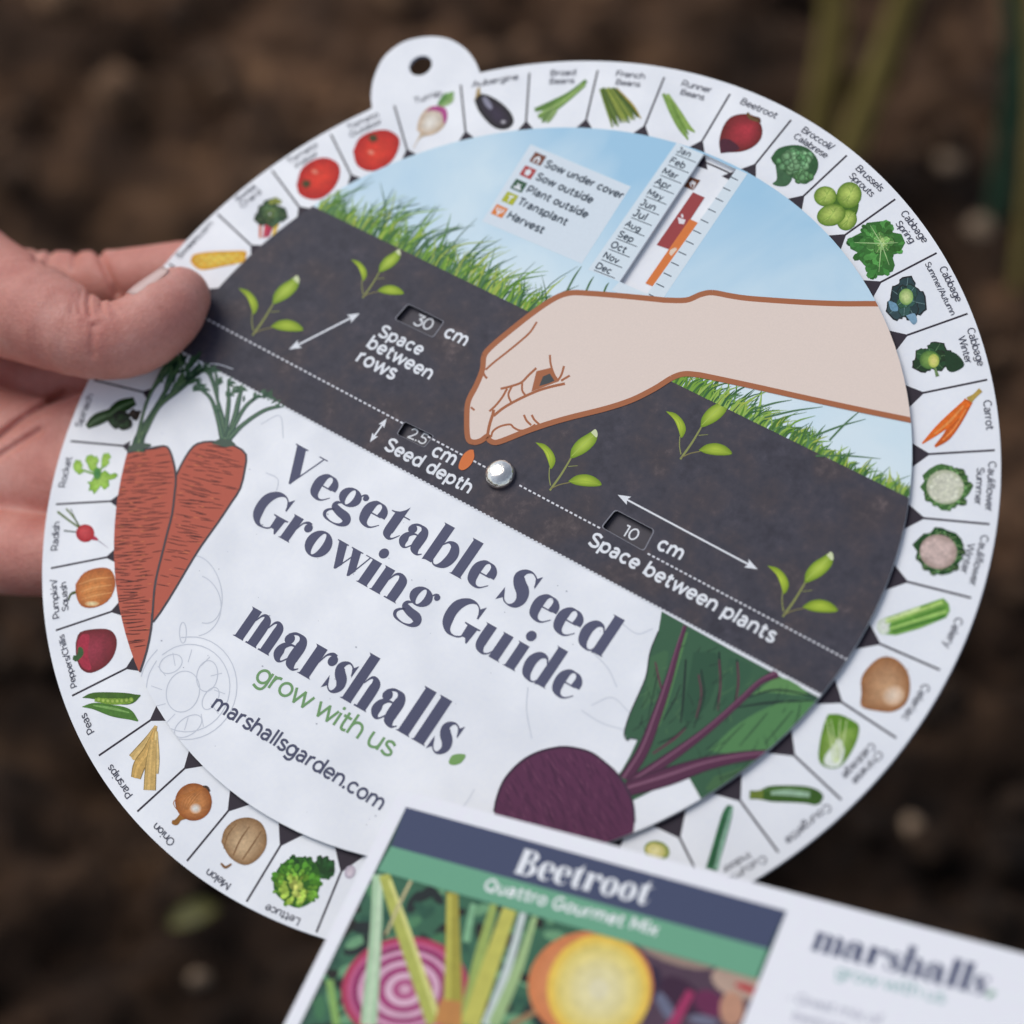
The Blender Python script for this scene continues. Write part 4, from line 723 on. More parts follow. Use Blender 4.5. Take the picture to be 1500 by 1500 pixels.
# pale key panel and the month strips
A = cv('month_scale')
A.poly(c2((675, 590), (832, 655), (345, 1392), (165, 1322)), (214, 227, 242)); A.poly(c2((1022, 740), (1085, 768), (590, 1500), (500, 1470)), (214, 227, 242)); A.poly(c2((345, 1392), (505, 1462), (500, 1530), (300, 1440)), (214, 227, 242))
INK = (66, 78, 92)
for k, m in enumerate(('Jan', 'Feb', 'Mar', 'Apr', 'May', 'Jun', 'Jul', 'Aug', 'Sep', 'Oct', 'Nov', 'Dec')):
    dx, dy = -42.7 * k, 60.9 * k
    A.text(m, c2((672 + dx, 640 + dy))[0], c2((672 + dx + (88 if m not in ('Jul', 'Jan') else 78), 640 + dy + (40 if m not in ('Jul', 'Jan') else 35)))[0], SANS, INK, .31)
    A.rib(c2((668 + dx, 655 + dy, 5), (788 + dx, 703 + dy, 5)), INK); A.rib(c2((985 + dx, 785 + dy * 1.015, 6), (1030 + dx, 806 + dy * 1.015, 6)), INK)
A.done()
key = cv('key_panel'); key.poly(h5((305, 45), (885, 290), (600, 735), (25, 490)), (214, 226, 242)); key = key.done()
def child_art(name, par, z): a = Art(name, DISC, HC, par, z, CLIP); return a
for (x, y), c, sym in (((347, 130), (122, 78, 66), 'house'), ((290, 208), (176, 74, 76), 'pot'), ((237, 285), (54, 92, 70), 'sprout'), ((186, 358), (176, 182, 62), 'plant'), ((125, 432), (222, 132, 72), 'fork')):
    A = child_art('key_icon', key, 8e-5); T = lambda u, v: (x + 32 * u + 20 * v * -1 + 0 * v, y + 14 * u + 30 * v)
    T = lambda u, v: (x + 32 * u - 18 * v, y + 14 * u + 27 * v)
    A.poly(h5(T(-1, -1), T(1, -1), T(1, 1), T(-1, 1)), c); w = (222, 228, 236)
    if sym == 'house': A.poly(h5(T(-.5, .8), T(-.5, 0), T(0, -.6), T(.5, 0), T(.5, .8)), w); A.poly(h5(T(-.2, .8), T(-.2, .1), T(.2, .1), T(.2, .8)), c)
    if sym == 'pot': A.poly(h5(T(-.5, -.4), T(.5, -.4), T(.35, .6), T(-.35, .6)), w); A.poly(h5(T(-.15, -.7), T(.15, -.7), T(.15, -.4), T(-.15, -.4)), w)
    if sym == 'sprout': A.poly(h5(T(-.7, .7), T(.7, .7), T(.5, .2), T(-.5, .2)), w); A.poly(h5(T(-.1, .3), T(.1, .3), T(.45, -.5), T(.05, -.2), T(-.5, -.5)), w)
    if sym == 'plant': A.poly(h5(T(-.1, .7), T(.15, .7), T(.15, -.1), T(.6, -.5), T(.1, -.6), T(-.5, -.4), T(-.1, -.1)), w)
    if sym == 'fork':
        for u in (-.5, 0, .5): A.poly(h5(T(u - .12, -.6), T(u + .12, -.6), T(u + .12, .1), T(u - .12, .1)), w)
        A.poly(h5(T(-.6, .05), T(.6, .05), T(.15, .4), T(.15, .8), T(-.15, .8), T(-.15, .4)), w)
    A.done()
for s_, a, b in (('Sow under cover', (380, 172), (832, 363)), ('Sow outside', (328, 245), (657, 389)), ('Plant outside', (275, 318), (628, 473)), ('Transplant', (224, 388), (508, 516)), ('Harvest', (163, 468), (373, 563))):
    A = child_art('key_lettering', key, 8e-5); A.text(s_, h5(a)[0], h5(b)[0], SANS, INK, .31); A.done()
# grass along the top of the printed soil
GR = [(96, 140, 62), (124, 166, 72), (78, 118, 66), (150, 184, 92), (64, 104, 70), (168, 186, 88), (92, 132, 96)]
la, lb = np.array((466.5, 305.7)), np.array((1328.6, 727.8)); ud = (lb - la) / np.linalg.norm(lb - la); un = np.array([ud[1], -ud[0]])
def blade(t, h, lean, w, c):
    b = la + (lb - la) * t; tip = b + un * h + ud * lean * h; m = b + un * h * .55 + ud * lean * h * .28
    A.rib([(b[0], b[1], w), (m[0], m[1], w * .75), (tip[0], tip[1], .3)], c, n=3)
for side in (0, 1):
  A = cv('grass_print', 3.2e-5, 1e-7)
  for i in range(1100):
    t = rnd.random(); x = la[0] + (lb[0] - la[0]) * t
    if 800 < x < 985 or (x > 900) != bool(side): continue
    hmax = 66 if x < 800 else (46 if x < 1190 else 26); z = rnd.random()
    h = hmax * (.28 + .40 * z) if rnd.random() < .85 else hmax * rnd.uniform(.6, 1.25)
    if x < 520: h *= .75
    blade(t, h, rnd.gauss(.28, .38), rnd.uniform(1.8, 4.2), rnd.choice(GR))
  if not side:
    for i in range(22): blade(rnd.uniform(.02, .36), rnd.uniform(62, 92), rnd.uniform(.2, .9), rnd.uniform(1.2, 2), (82, 116, 88))
  for x0, y0, x1, y1 in ((1190, 640, 1268, 614), (1120, 612, 1205, 596), (1215, 645, 1262, 600), (1195, 668, 1290, 672), (1105, 600, 1160, 586), (831, 425, 852, 390), (858, 428, 870, 405), (884, 430, 892, 414)):
    if (x0 > 900) == bool(side): A.rib([(x0, y0, 2.6), ((x0 + x1) / 2, (y0 + y1) / 2 - 2, 2.4), (x1, y1, .5)], (84, 120, 84))
  A.done()
# dotted lines
DASH = (214, 216, 226)
A = cv('dotted_lines', 4e-5)
def dashes(p0, p1, step, frac, w, c, skip=()):
    a, b = np.array(p0, float), np.array(p1, float); n_ = int(np.linalg.norm(b - a) / step)
    for i in range(n_):
        q, r = a + (b - a) * i / n_, a + (b - a) * (i + frac) / n_
        if any(s0 < q[0] < s1_ for s0, s1_ in skip): continue
        A.rib([(q[0], q[1], w), (r[0], r[1], w)], c)
dashes((291, 461), (1244, 968), 7.6, .6, 2.6, DASH, ((588, 626), (684, 693), (709, 758), (880, 945))); dashes((258, 511), (1205, 1019), 6.6, .58, 3.0, (216, 220, 230)); A.done()
# white lettering on the soil
LT = (226, 229, 238)
for s_, a, b in (('Space', (551.5, 490.5), (616, 521)), ('between', (535, 507), (629.5, 557)), ('rows', (519.5, 528), (576, 556.5)), ('cm', (648, 491.5), (682, 508)), ('cm', (630, 665.5), (665, 683)), ('Seed depth', (560.5, 656.5), (687, 724)), ('cm', (960, 802.5), (998, 821.5)), ('Space between plants', (859, 796), (1132, 942))):
    A = cv('soil_lettering', 4e-5); A.text(s_, a, b, SANS, LT, .29); A.done()
for Wp in (W30, W25, W10):
    A = cv('window_outline', 4e-5); c0 = np.mean(Wp, axis=0); out = [tuple(c0 + (np.array(q) - c0) * 1.045) for q in Wp]; A.z += 2e-6; A.raw([out, Wp[:]], (138, 140, 152)); A.done()
def arrow(a, b, w, head):
    A = cv('arrow_print', 4e-5); a, b = np.array(a, float), np.array(b, float); d = (b - a) / np.linalg.norm(b - a); n_ = np.array([-d[1], d[0]])
    A.rib([tuple(a + d * head * .8) + (w,), tuple(b - d * head * .8) + (w,)], LT)
    for q, s_ in ((a, 1), (b, -1)): A.poly([tuple(q), tuple(q + d * s_ * head + n_ * head * .36), tuple(q + d * s_ * head * .8), tuple(q + d * s_ * head - n_ * head * .36)], LT)
    A.done()
arrow((423.4, 512), (527.2, 459), 2.6, 18); arrow((541.8, 648), (566.7, 613), 2.4, 14); arrow((904.8, 724.8), (1110, 834), 2.6, 19)
# seedlings
def seedling(bx, by, k):
    A = cv('seedling_print', 4e-5); G = lambda *pts: [(bx + (p_[0] - 580) * s1 * k, by + (p_[1] - 1170) * s1 * k) + tuple(w * s1 * k for w in p_[2:]) for p_ in pts]
    st = (140, 146, 92)
    A.rib(G((574, 1178, 12), (640, 1085, 12), (700, 985, 9)), st); A.rib(G((578, 1150, 7), (570, 1100, 6), (572, 1045, 6)), st); A.rib(G((578, 1168, 7), (630, 1145, 6), (690, 1132, 6)), (130, 124, 86)); A.rib(G((680, 1040, 5), (735, 1035, 3)), st)
    A.blob(G((490, 900), (545, 912), (590, 955), (607, 1010), (580, 1056), (564, 1010), (535, 945)), (118, 146, 42), (186, 206, 80)); A.rib(G((500, 903, 3), (565, 960, 4), (582, 1045, 3)), (150, 178, 66))
    A.blob(G((692, 990), (699, 938), (738, 886), (795, 850), (836, 826), (850, 850), (838, 902), (785, 956), (715, 990)), (112, 144, 44), (182, 204, 88)); A.smooth(G((812, 843), (836, 824), (850, 848), (843, 872)), (206, 216, 176)); A.rib(G((700, 980, 3), (770, 910, 5), (830, 858, 3)), (170, 194, 96))
    A.blob(G((680, 1125), (725, 1093), (785, 1085), (842, 1106), (874, 1148), (800, 1156), (725, 1146)), (112, 140, 40), (178, 200, 78)); A.rib(G((690, 1128, 3), (780, 1125, 4), (866, 1146, 3)), (152, 180, 70)); A.done()
for q in ((807, 716.4, 1), (998, 670.8, 1), (1148.4, 901.2, 1.06), (371.5, 489.3, .98), (532.3, 434.9, .80)): seedling(*q)
# planting hand
A = cv('planting_hand_print', 1.2e-4)
HB = [(1312, 447), (1280.5, 445.3), (1233.6, 445.3), (1175, 443), (1102, 438), (1071.5, 434), (1043.6, 429), (1026, 432), (1005.6, 440), (975, 440), (964, 439), (913, 434), (862.7, 430), (834.8, 429.6), (812, 437.7), (781.6, 458), (746, 486), (720.8, 507.4), (709.4, 521.3), (706.9, 541.6), (698, 564.4), (686.6, 587), (684, 610), (685.3, 641), (693, 648), (704.3, 646), (714.5, 639), (717, 645), (725.9, 648.5), (741, 644), (769, 632.8), (801.9, 621.4), (837, 611.3), (888, 598.6), (926, 586), (959, 569.5), (984, 554), (1002, 548), (1020, 549), (1036, 551.7), (1102, 565.7), (1175, 582), (1251, 598.6), (1331, 615), (1350, 619)]
SK, BR = (235, 210, 203), (168, 108, 80)
hb = [tuple(q) for q in spline(HB, 4)]
A.poly(hb + [(1355, 530)], SK)
seg = 24
for i in range(0, len(hb) - 1, seg): A.rib([(q[0], q[1], 8.0) for q in hb[i:i + seg + 1]], BR, n=1)
for w, pts in ((3.0, ((500, 205), (460, 265), (400, 320), (320, 385), (250, 440), (203, 482))), (3.4, ((188, 495), (198, 515), (212, 532))), (3, ((118, 698), (140, 716))), (3.4, ((290, 592), (350, 577), (410, 555), (450, 515), (497, 472))), (3.2, ((225, 722), (260, 690), (300, 640), (328, 590))), (3, ((355, 578), (335, 625), (350, 668))), (3, ((415, 558), (415, 600), (432, 628))), (4, ((250, 748), (310, 700), (400, 650), (500, 605), (580, 580), (662, 562))), (3, ((575, 395), (580, 450), (600, 510), (625, 547))), (3.2, ((657, 460), (642, 510), (622, 542))), (3.2, ((690, 515), (640, 545))), (3, ((235, 870), (248, 835), (290, 808), (345, 798), (365, 815), (400, 832), (440, 828), (492, 798))), (3.2, ((425, 742), (440, 775), (467, 802))), (3.2, ((470, 742), (485, 770), (513, 797))), (4.5, ((213, 868), (226, 800), (245, 740), (250, 712)))):
    A.rib([(q[0], q[1], w) for q in h6(*pts)], BR)
A.poly(h6((497, 490), (580, 470), (628, 548), (468, 608)), BR); A.poly(h6((513, 576), (535, 520), (575, 503), (602, 545), (570, 560)), (78, 82, 86)); A.done()
A = cv('seed_print', 1.3e-4); A.smooth(h4((1002, 1103), (1006, 1145), (985, 1190), (945, 1219), (917, 1210), (921, 1175), (945, 1128), (978, 1103)), (214, 122, 76)); A.done()
# carrots and their leaves
OUT = (84, 80, 86); cr2 = (184, 98, 84)
A = cv('carrot_print', 4e-5); RC_ = h2((862, 775), (895, 705), (940, 632), (985, 592), (1060, 580), (1140, 588), (1210, 610), (1265, 655), (1258, 740), (1232, 850), (1178, 935), (1100, 1052), (1000, 1192), (920, 1322), (820, 1490)) + c8((728, 518), (722, 470), (740, 340), (765, 200)) + h2((800, 1170), (840, 1000), (856, 880))
def hatch(poly, n_, ang, c, lo=10, hi=36):
    xs, ys = [q[0] for q in poly], [q[1] for q in poly]
    step = math.sqrt((max(xs) - min(xs)) * (max(ys) - min(ys)) * 1.0 / n_); rows = int((max(ys) - min(ys)) / (step * .5)); cols = int((max(xs) - min(xs)) / (step * 2))
    for i in range(rows * cols):                         # evenly scattered short pen strokes
        x, y = min(xs) + (i % cols + rnd.uniform(-.45, .45) + .5 * (i // cols % 2)) * step * 2, min(ys) + (i // cols + rnd.uniform(-.3, .3)) * step * .5
        l_ = rnd.uniform(lo, hi); a = math.radians(ang + rnd.gauss(0, 4)); e = (x + l_ * math.cos(a), y + l_ * math.sin(a)); m = ((x + e[0]) / 2, (y + e[1]) / 2)
        if inside((x, y), poly) and inside(e, poly) and inside(m, poly): A.rib([(x, y, .6), m + (1.25,), e + (.4,)], c, n=2)
A.smooth(RC_, cr2, 2); hatch(RC_, 330, 10, (78, 54, 56)); hatch(RC_, 60, 8, (206, 122, 90), 4, 9); A.rib([(q[0], q[1], 3) for q in RC_[:17]], OUT, n=2)
for pts in (((1150, 590, 60), (1140, 520, 46), (1125, 440, 26), (1095, 320, 14), (1070, 240, 10)), ((1130, 560, 30), (1100, 440, 22), (1060, 330, 18), (985, 262, 14)), ((1160, 560, 30), (1200, 440, 26), (1225, 330, 22), (1245, 262, 10)), ((1170, 560, 26), (1250, 480, 20), (1370, 400, 18), (1480, 372, 14)), ((1180, 520, 20), (1260, 380, 18), (1350, 310, 14), (1400, 300, 6)), ((1150, 500, 20), (1165, 340, 20), (1160, 235, 8)), ((1100, 330, 16), (1060, 200, 20), (1000, 150, 10)), ((1100, 330, 14), (1095, 210, 14), (1080, 165, 6))):
    A.rib(h2(*[(x, y, w * 1.25) for x, y, w in pts]), (62, 76, 76)); A.rib(h2(*pts), (84, 110, 98)); A.rib(h2(*[(x - 3, y, w * .2) for x, y, w in pts]), (112, 138, 110))
for x, y in ((985, 265), (1010, 290), (960, 290), (1160, 250), (1190, 300), (1225, 290), (1150, 320), (1350, 320), (1390, 340), (1440, 380), (1310, 330), (1070, 180), (1030, 170), (1080, 410)):
    A.rib(h2((x, y, 4), (x + 22, y - 12, 20), (x + 50, y - 4, 3)), (76, 104, 88)); A.rib(h2((x, y, 4), (x + 6, y - 24, 18), (x + 26, y - 44, 3)), (86, 114, 96))
for k in range(26):
    x, y = rnd.choice(((985, 275), (1080, 190), (1010, 160), (1165, 260), (1200, 290), (1235, 290), (1370, 330), (1420, 370), (1300, 350), (1240, 340), (1110, 250))); x += rnd.gauss(0, 16); y += rnd.gauss(0, 14)
    a = math.radians(rnd.gauss(-62 if x > 1100 else -100, 40)); l_ = rnd.uniform(26, 58)
    A.rib(h2((x, y, 3), (x + l_ * .5 * math.cos(a), y + l_ * .5 * math.sin(a), rnd.uniform(12, 20)), (x + l_ * math.cos(a), y + l_ * math.sin(a), 2)), rnd.choice([(72, 98, 82), (86, 114, 94), (64, 88, 76)]))
A.smooth(h2((1065, 592), (1110, 566), (1170, 572), (1205, 600), (1150, 612), (1100, 600)), (84, 100, 92)); A.done()
A = cv('carrot_print', 5.2e-5)
LC = h2((545, 652), (600, 640), (700, 622), (790, 606), (822, 628), (846, 700), (860, 790), (852, 880), (838, 1000), (812, 1100), (780, 1230), (752, 1340),) + c8((735, 330), (726, 450), (716, 560), (690, 690), (652, 808), (600, 760), (470, 480), (440, 200)) + h2((430, 1200), (440, 900))
A.smooth(LC, cr2, 2); hatch(LC, 360, -4, (78, 54, 56)); hatch(LC, 80, -4, (206, 122, 90), 4, 9); A.rib([(q[0], q[1], 3) for q in LC[:17]], OUT, n=2)
for pts in (((640, 640, 70), (650, 560, 50), (720, 430, 30), (800, 290, 22), (870, 150, 26), (890, 70, 10)), ((680, 530, 20), (760, 380, 20), (880, 270, 34), (960, 190, 40), (1000, 130, 10)), ((640, 560, 26), (670, 420, 14), (720, 280, 24), (800, 170, 40), (860, 70, 20)), ((790, 310, 14), (830, 200, 26), (920, 90, 14)), ((830, 290, 14), (900, 240, 30), (1000, 160, 12)), ((780, 240, 14), (780, 160, 24), (840, 60, 10))):
    A.rib(h2(*[(x, y, w * 1.2) for x, y, w in pts]), (54, 66, 66)); A.rib(h2(*pts), (74, 98, 82)); A.rib(h2(*[(x + 2, y, w * .22) for x, y, w in pts]), (112, 136, 102))
for k in range(44):
    x, y = rnd.choice(((830, 240), (870, 180), (900, 130), (930, 150), (960, 170), (850, 120), (820, 170), (890, 240), (940, 210))); x += rnd.gauss(0, 22); y += rnd.gauss(0, 24)
    a = math.radians(rnd.gauss(-56, 24)); l_ = rnd.uniform(50, 110)
    A.rib(h2((x, y, 4), (x + l_ * .5 * math.cos(a), y + l_ * .5 * math.sin(a), rnd.uniform(14, 26)), (x + l_ * math.cos(a), y + l_ * math.sin(a), 2)), rnd.choice([(58, 80, 66), (70, 96, 76), (48, 66, 58), (84, 110, 82)]))
A.smooth(h2((580, 640), (590, 606), (640, 590), (700, 592), (715, 606), (660, 625)), (84, 100, 92)); A.done()
# beetroot drawing
A = cv('beetroot_print', 4e-5)
LF = t4((775, 42), (1060, 200), (1250, 302), (1390, 378), (1420, 400), (1330, 560), (1160, 700), (930, 780), (905, 735), (880, 690), (760, 735), (650, 790), (600, 690), (620, 662), (650, 610), (680, 545), (652, 540), (640, 548), (628, 520), (650, 445), (690, 355), (715, 290), (730, 200), (762, 120))
A.poly(LF, (66, 100, 80))
for pts, c in (((( 960, 590), (1080, 480), (1240, 400), (1380, 400), (1300, 560), (1180, 590), (1050, 600)), (88, 134, 90)), (((880, 120), (840, 260), (800, 400), (760, 500), (800, 300), (850, 150)), (88, 130, 88)), (((1130, 370), (1240, 300), (1350, 370), (1200, 360)), (98, 142, 92)), (((980, 690), (1150, 640), (1060, 720), (950, 745)), (76, 110, 80)), (((730, 220), (800, 200), (770, 330), (700, 430), (720, 300)), (72, 108, 82)), (((900, 200), (1000, 220), (960, 400), (860, 470)), (58, 90, 74)), (((1040, 220), (1130, 260), (1080, 350), (1010, 430)), (62, 96, 78))): A.smooth(t4(*pts), c)
VN, VD = (100, 62, 80), (44, 60, 60)
for pts in (((760, 280, 5), (740, 380, 4), (720, 470, 3)), ((870, 230, 8), (860, 380, 10), (850, 480, 6)), ((930, 270, 6), (940, 380, 7), (900, 500, 5)), ((1000, 200, 8), (1005, 330, 8), (980, 430, 5)), ((1070, 230, 8), (1075, 320, 8), (1060, 400, 5)), ((1110, 380, 5), (1230, 350, 8), (1390, 380, 5)), ((1060, 420, 5), (1200, 400, 10), (1380, 390, 6)), ((1180, 560, 3), (1240, 490, 5), (1290, 430, 3)), ((1080, 570, 3), (1140, 500, 5), (1190, 440, 3)), ((990, 600, 3), (1040, 540, 5), (1100, 480, 3)), ((1290, 500, 3), (1310, 450, 5), (1320, 400, 3)), ((1000, 560, 3), (960, 600, 4), (900, 640, 3)), ((1000, 700, 3), (1060, 680, 5), (1130, 650, 3)), ((700, 450, 3), (690, 490, 4), (660, 510, 3)), ((780, 470, 5), (820, 400, 6), (850, 330, 3)), ((760, 560, 5), (830, 530, 8), (880, 480, 4))): A.rib(t4(*pts), VD)
for pts in (((750, 240, 6), (770, 330, 8), (790, 380, 6)), ((920, 290, 6), (930, 370, 7), (910, 460, 5)), ((1000, 230, 6), (1005, 330, 7), (995, 430, 4)), ((1072, 240, 6), (1076, 320, 8), (1066, 395, 4)), ((740, 600, 8), (820, 545, 10), (870, 500, 5))): A.rib(t4(*pts), VN)
for k in range(95):                                    # fine veins
    x, y = rnd.uniform(660, 1380), rnd.uniform(80, 740); a = math.radians(rnd.choice((-65, -48, -30, -110)) + rnd.gauss(0, 9)); l_ = rnd.uniform(25, 75); e = (x + l_ * math.cos(a), y + l_ * math.sin(a))
    if inside(t4((x, y))[0], LF) and inside(t4(e)[0], LF): A.rib(t4((x, y, 3.4), ((x + e[0]) / 2 + 3, (y + e[1]) / 2 + 2, 2.6), e + (1,)), rnd.choice([VD, VD, (86, 122, 88)]), n=3)
for pts in (((630, 700, 40), (700, 590, 40), (755, 450, 34), (800, 320, 26), (835, 200, 18), (868, 98, 12)), ((650, 720, 40), (800, 620, 36), (950, 510, 26), (1080, 395, 22), (1160, 320, 20), (1230, 285, 30)), ((640, 740, 50), (800, 690, 60), (950, 640, 46), (1100, 610, 34), (1200, 600, 26))): A.rib(t4(*[(x, y, w * 1.2) for x, y, w in pts]), (66, 50, 66)); A.rib(t4(*pts), (92, 58, 82)); A.rib(t4(*[(x - 6, y - 4, w * .2) for x, y, w in pts]), (132, 92, 116))
BT = t4((118, 828), (130, 770), (160, 700), (220, 635), (290, 595), (370, 576), (430, 578), (500, 598), (560, 642), (600, 680), (640, 740), (662, 800), (668, 870), (655, 930), (600, 1010), (480, 1070), (320, 1080), (180, 1000), (125, 910))
A.smooth(BT, (96, 58, 86)); hatch(BT, 340, 62, (74, 46, 72), 10, 30); hatch(BT, 130, 62, (120, 76, 104), 6, 18); A.rib([(q[0], q[1], 3.2) for q in BT[:13]], (72, 58, 76)); A.rib([(q[0], q[1], 1.6) for q in LF[15:]], (70, 78, 84)); A.done()
# faint line drawings on the white
A = cv('faint_drawing', 2e-5, 1.2e-7); FN = (199, 205, 218)
def loop(f, cx, cy, rx, ry, ro, a0, a1, w=1.5):
    c, s_ = math.cos(math.radians(ro)), math.sin(math.radians(ro)); A.rib([q + (w,) for q in f(*[(cx + rx * math.cos(t) * c - ry * math.sin(t) * s_, cy + rx * math.cos(t) * s_ + ry * math.sin(t) * c) for t in (math.radians(a0 + (a1 - a0) * i / 18) for i in range(19))])], FN, n=2)
for a in ((930, 900, 280, 300, 20, -120, 210), (930, 900, 240, 255, 20, -150, 200), (900, 920, 95, 120, 15, 0, 360), (1040, 830, 60, 90, 10, 0, 360), (830, 760, 70, 50, -30, 0, 360), (1000, 330, 120, 200, -15, -90, 110), (960, 420, 160, 180, -10, -60, 90), (900, 580, 20, 60, 0, 0, 360), (1060, 960, 40, 70, 30, 0, 360), (930, 1120, 90, 50, -35, 0, 360)): loop(c8, *a)
for k in range(12): t = 6.283 * k / 12; A.rib([q + (1.2,) for q in c8((930 + 150 * math.cos(t), 910 + 160 * math.sin(t)), (930 + 215 * math.cos(t + .1), 910 + 235 * math.sin(t + .1)))], FN)
for pts in (((250, 340), (245, 430), (265, 540)), ((460, 430), (540, 480), (640, 510)), ((480, 180), (560, 260), (600, 340)), ((620, 90), (680, 130), (740, 110)), ((40, 740), (10, 790), (-30, 830)), ((500, 410), (580, 380), (650, 440))): A.rib([q + (1.4,) for q in t4(*pts)], FN)
for pts in (((1350, 480), (1460, 430), (1480, 560)), ((1380, 760), (1450, 800), (1430, 900)), ((950, 150), (1080, 130), (1190, 160))): A.rib([q + (1.3,) for q in h2(*pts)], FN)
for k in range(70):
    x, y = rnd.uniform(230, 900), rnd.uniform(600, 1230)
    if (y - 505) < .545 * (x - 258) + 26 or math.hypot(*DISC.loc((x, y), HC)) > RC * .95: continue
    r = rnd.choice([.5, .6, .8, 1.2]); A.poly(ell(x, y, r * 1.3, r, 20, 8), (176, 180, 192))
A.done()
# lettering on the white
NV = (90, 93, 118)
A = cv('title_lettering', 5e-5); A.text('Vegetable Seed', (404, 698), (885, 964.5), SERIF, NV, ysc=.0585 * RM); A.text('Growing Guide', (360, 759), (836.5, 1030.5), SERIF, NV, ysc=.0585 * RM); A.done()
A = cv('logo_lettering', 5e-5); A.text('marshalls', (340.6, 930), (653.5, 1111.6), SERIF, (86, 89, 114), ysc=.0705 * RM); A.smooth([(657, 1117), (661, 1108), (670, 1104.5), (682, 1106), (677, 1116), (668, 1120.5), (660, 1120)], (124, 164, 104)); A.done()
A = cv('slogan_lettering', 5e-5); A.text('grow with us', (371, 995), (571, 1109.5), SANS, (118, 158, 112), .19); A.done()
A = cv('address_lettering', 5e-5); A.text('marshallsgarden.com', (308, 1035.5), (558, 1188.5), SANS, (84, 88, 112), .24); A.done()
# rivet
V, Fc = [], []; prof = [(.0033, 0), (.0035, .0004), (.00345, .0010), (.0031, .0016), (.0025, .0021), (.0017, .00245), (.0008, .00265)]; k = 40
for r, z in prof:
    for j in range(k): V.append((r * math.cos(6.28318 * j / k), r * math.sin(6.28318 * j / k), HC + 6e-5 + z))
for i in range(len(prof) - 1):
    for j in range(k): Fc.append((i * k + j, i * k + (j + 1) % k, (i + 1) * k + (j + 1) % k, (i + 1) * k + j))
V.append((0, 0, HC + 6e-5 + .0027)); Fc += [((len(prof) - 1) * k + j, (len(prof) - 1) * k + (j + 1) % k, len(V) - 1) for j in range(k)]
mesh_obj('rivet', V, Fc, METAL, wheel, smooth=True).location = DISC.loc((733.5, 696.5), HC) + (0,)

# ================================================================== SEED PACKET
pack = empty('seed_packet', PACK.mw)
tag(pack, 'white seed packet with a sliced beetroot photograph held in front of the wheel', 'seed packet')
PW, PH = PACK.loc((1575, 1413))[0], .128
CARD, nt, p = mat('packet_paper', ink((228, 228, 244)), .45, .4)
g = noise(nt, 500, 3); g2 = ramp(nt, g.outputs['Fac'], [(.3, ink((226, 226, 242))), (.7, ink((231, 231, 246)))]); nt.links.new(g2.outputs[0], p.inputs['Base Color'])
rc = .0012
cardp = [(rc, 0), (.0004, -.0004), (0, -rc), (0, -PH), (PW, -PH), (PW, 0)]
slab('packet_sleeve', cardp, [], 0, -.0008, [CARD, CARD], pack)
pk = lambda name, z=2e-5: Art(name, PACK, 0, pack, z)
A = pk('photo_print')
def ext(a, b, y): return (a[0] + (b[0] - a[0]) * (y - a[1]) / (b[1] - a[1]), y)
pl, pr = ext((594.7, 1182.7), (448, 1500), 1640), ext((1152, 1335), (1086, 1500), 1640)
PHO = [(594.7, 1182.7), (1152, 1335), pr, pl]
lp = [PACK.loc(PHO[0]), PACK.loc(PHO[1])]; lp += [(lp[1][0], -.108), (lp[0][0], -.108)]; ccw = lp if sum(lp[i - 1][0] * lp[i][1] - lp[i][0] * lp[i - 1][1] for i in range(4)) > 0 else lp[::-1]
A.clip = (ccw, 0); A.raw([ccw], (58, 84, 78))
A.poly([(560, 1262), (860, 1350), (800, 1640), pl], (64, 104, 86))
for i in range(170):
    x, y = rnd.uniform(440, 860), rnd.uniform(1290, 1560); c = rnd.choice([(84, 132, 100), (54, 90, 78), (108, 154, 120), (38, 54, 58), (72, 118, 88), (30, 42, 48)]); r = rnd.uniform(8, 22); t = rnd.uniform(0, 180)
    A.poly(ell(x, y, r, r * .45, t, 9), c)
A.poly([(940, 1385), (1112, 1432), (1060, 1640), (880, 1640)], (84, 68, 84))
for x, y, rx, ry, ro, c in ((990, 1395, 62, 18, 18, (150, 130, 122)), (1080, 1440, 40, 22, 20, (176, 152, 140)), (1000, 1460, 40, 22, 40, (66, 48, 68)), (1040, 1470, 26, 18, 30, (104, 52, 84)), (975, 1475, 26, 9, 60, (104, 108, 132)), (1072, 1478, 18, 26, 0, (184, 140, 120)), (1030, 1495, 22, 8, 10, (110, 112, 134)), (955, 1440, 14, 26, 10, (60, 50, 70)), (1095, 1448, 20, 5, 20, (176, 60, 70))): A.poly(ell(x, y, rx, ry, ro, 14), c)
A.rib([(1012, 1452, 12), (1000, 1475, 14), (975, 1520, 16)], (156, 60, 100))
q = P(t5, 725, 1160)
for r, c in ((1, (170, 66, 96)), (.90, (186, 96, 138)), (.83, (138, 54, 100)), (.74, (206, 158, 186)), (.66, (150, 62, 112)), (.55, (208, 168, 192)), (.44, (158, 66, 118)), (.32, (212, 176, 198)), (.20, (172, 84, 132)), (.09, (208, 164, 188))): A.poly(ell(q[0], q[1], 94 * r, 77 * r, -8, 30), c)
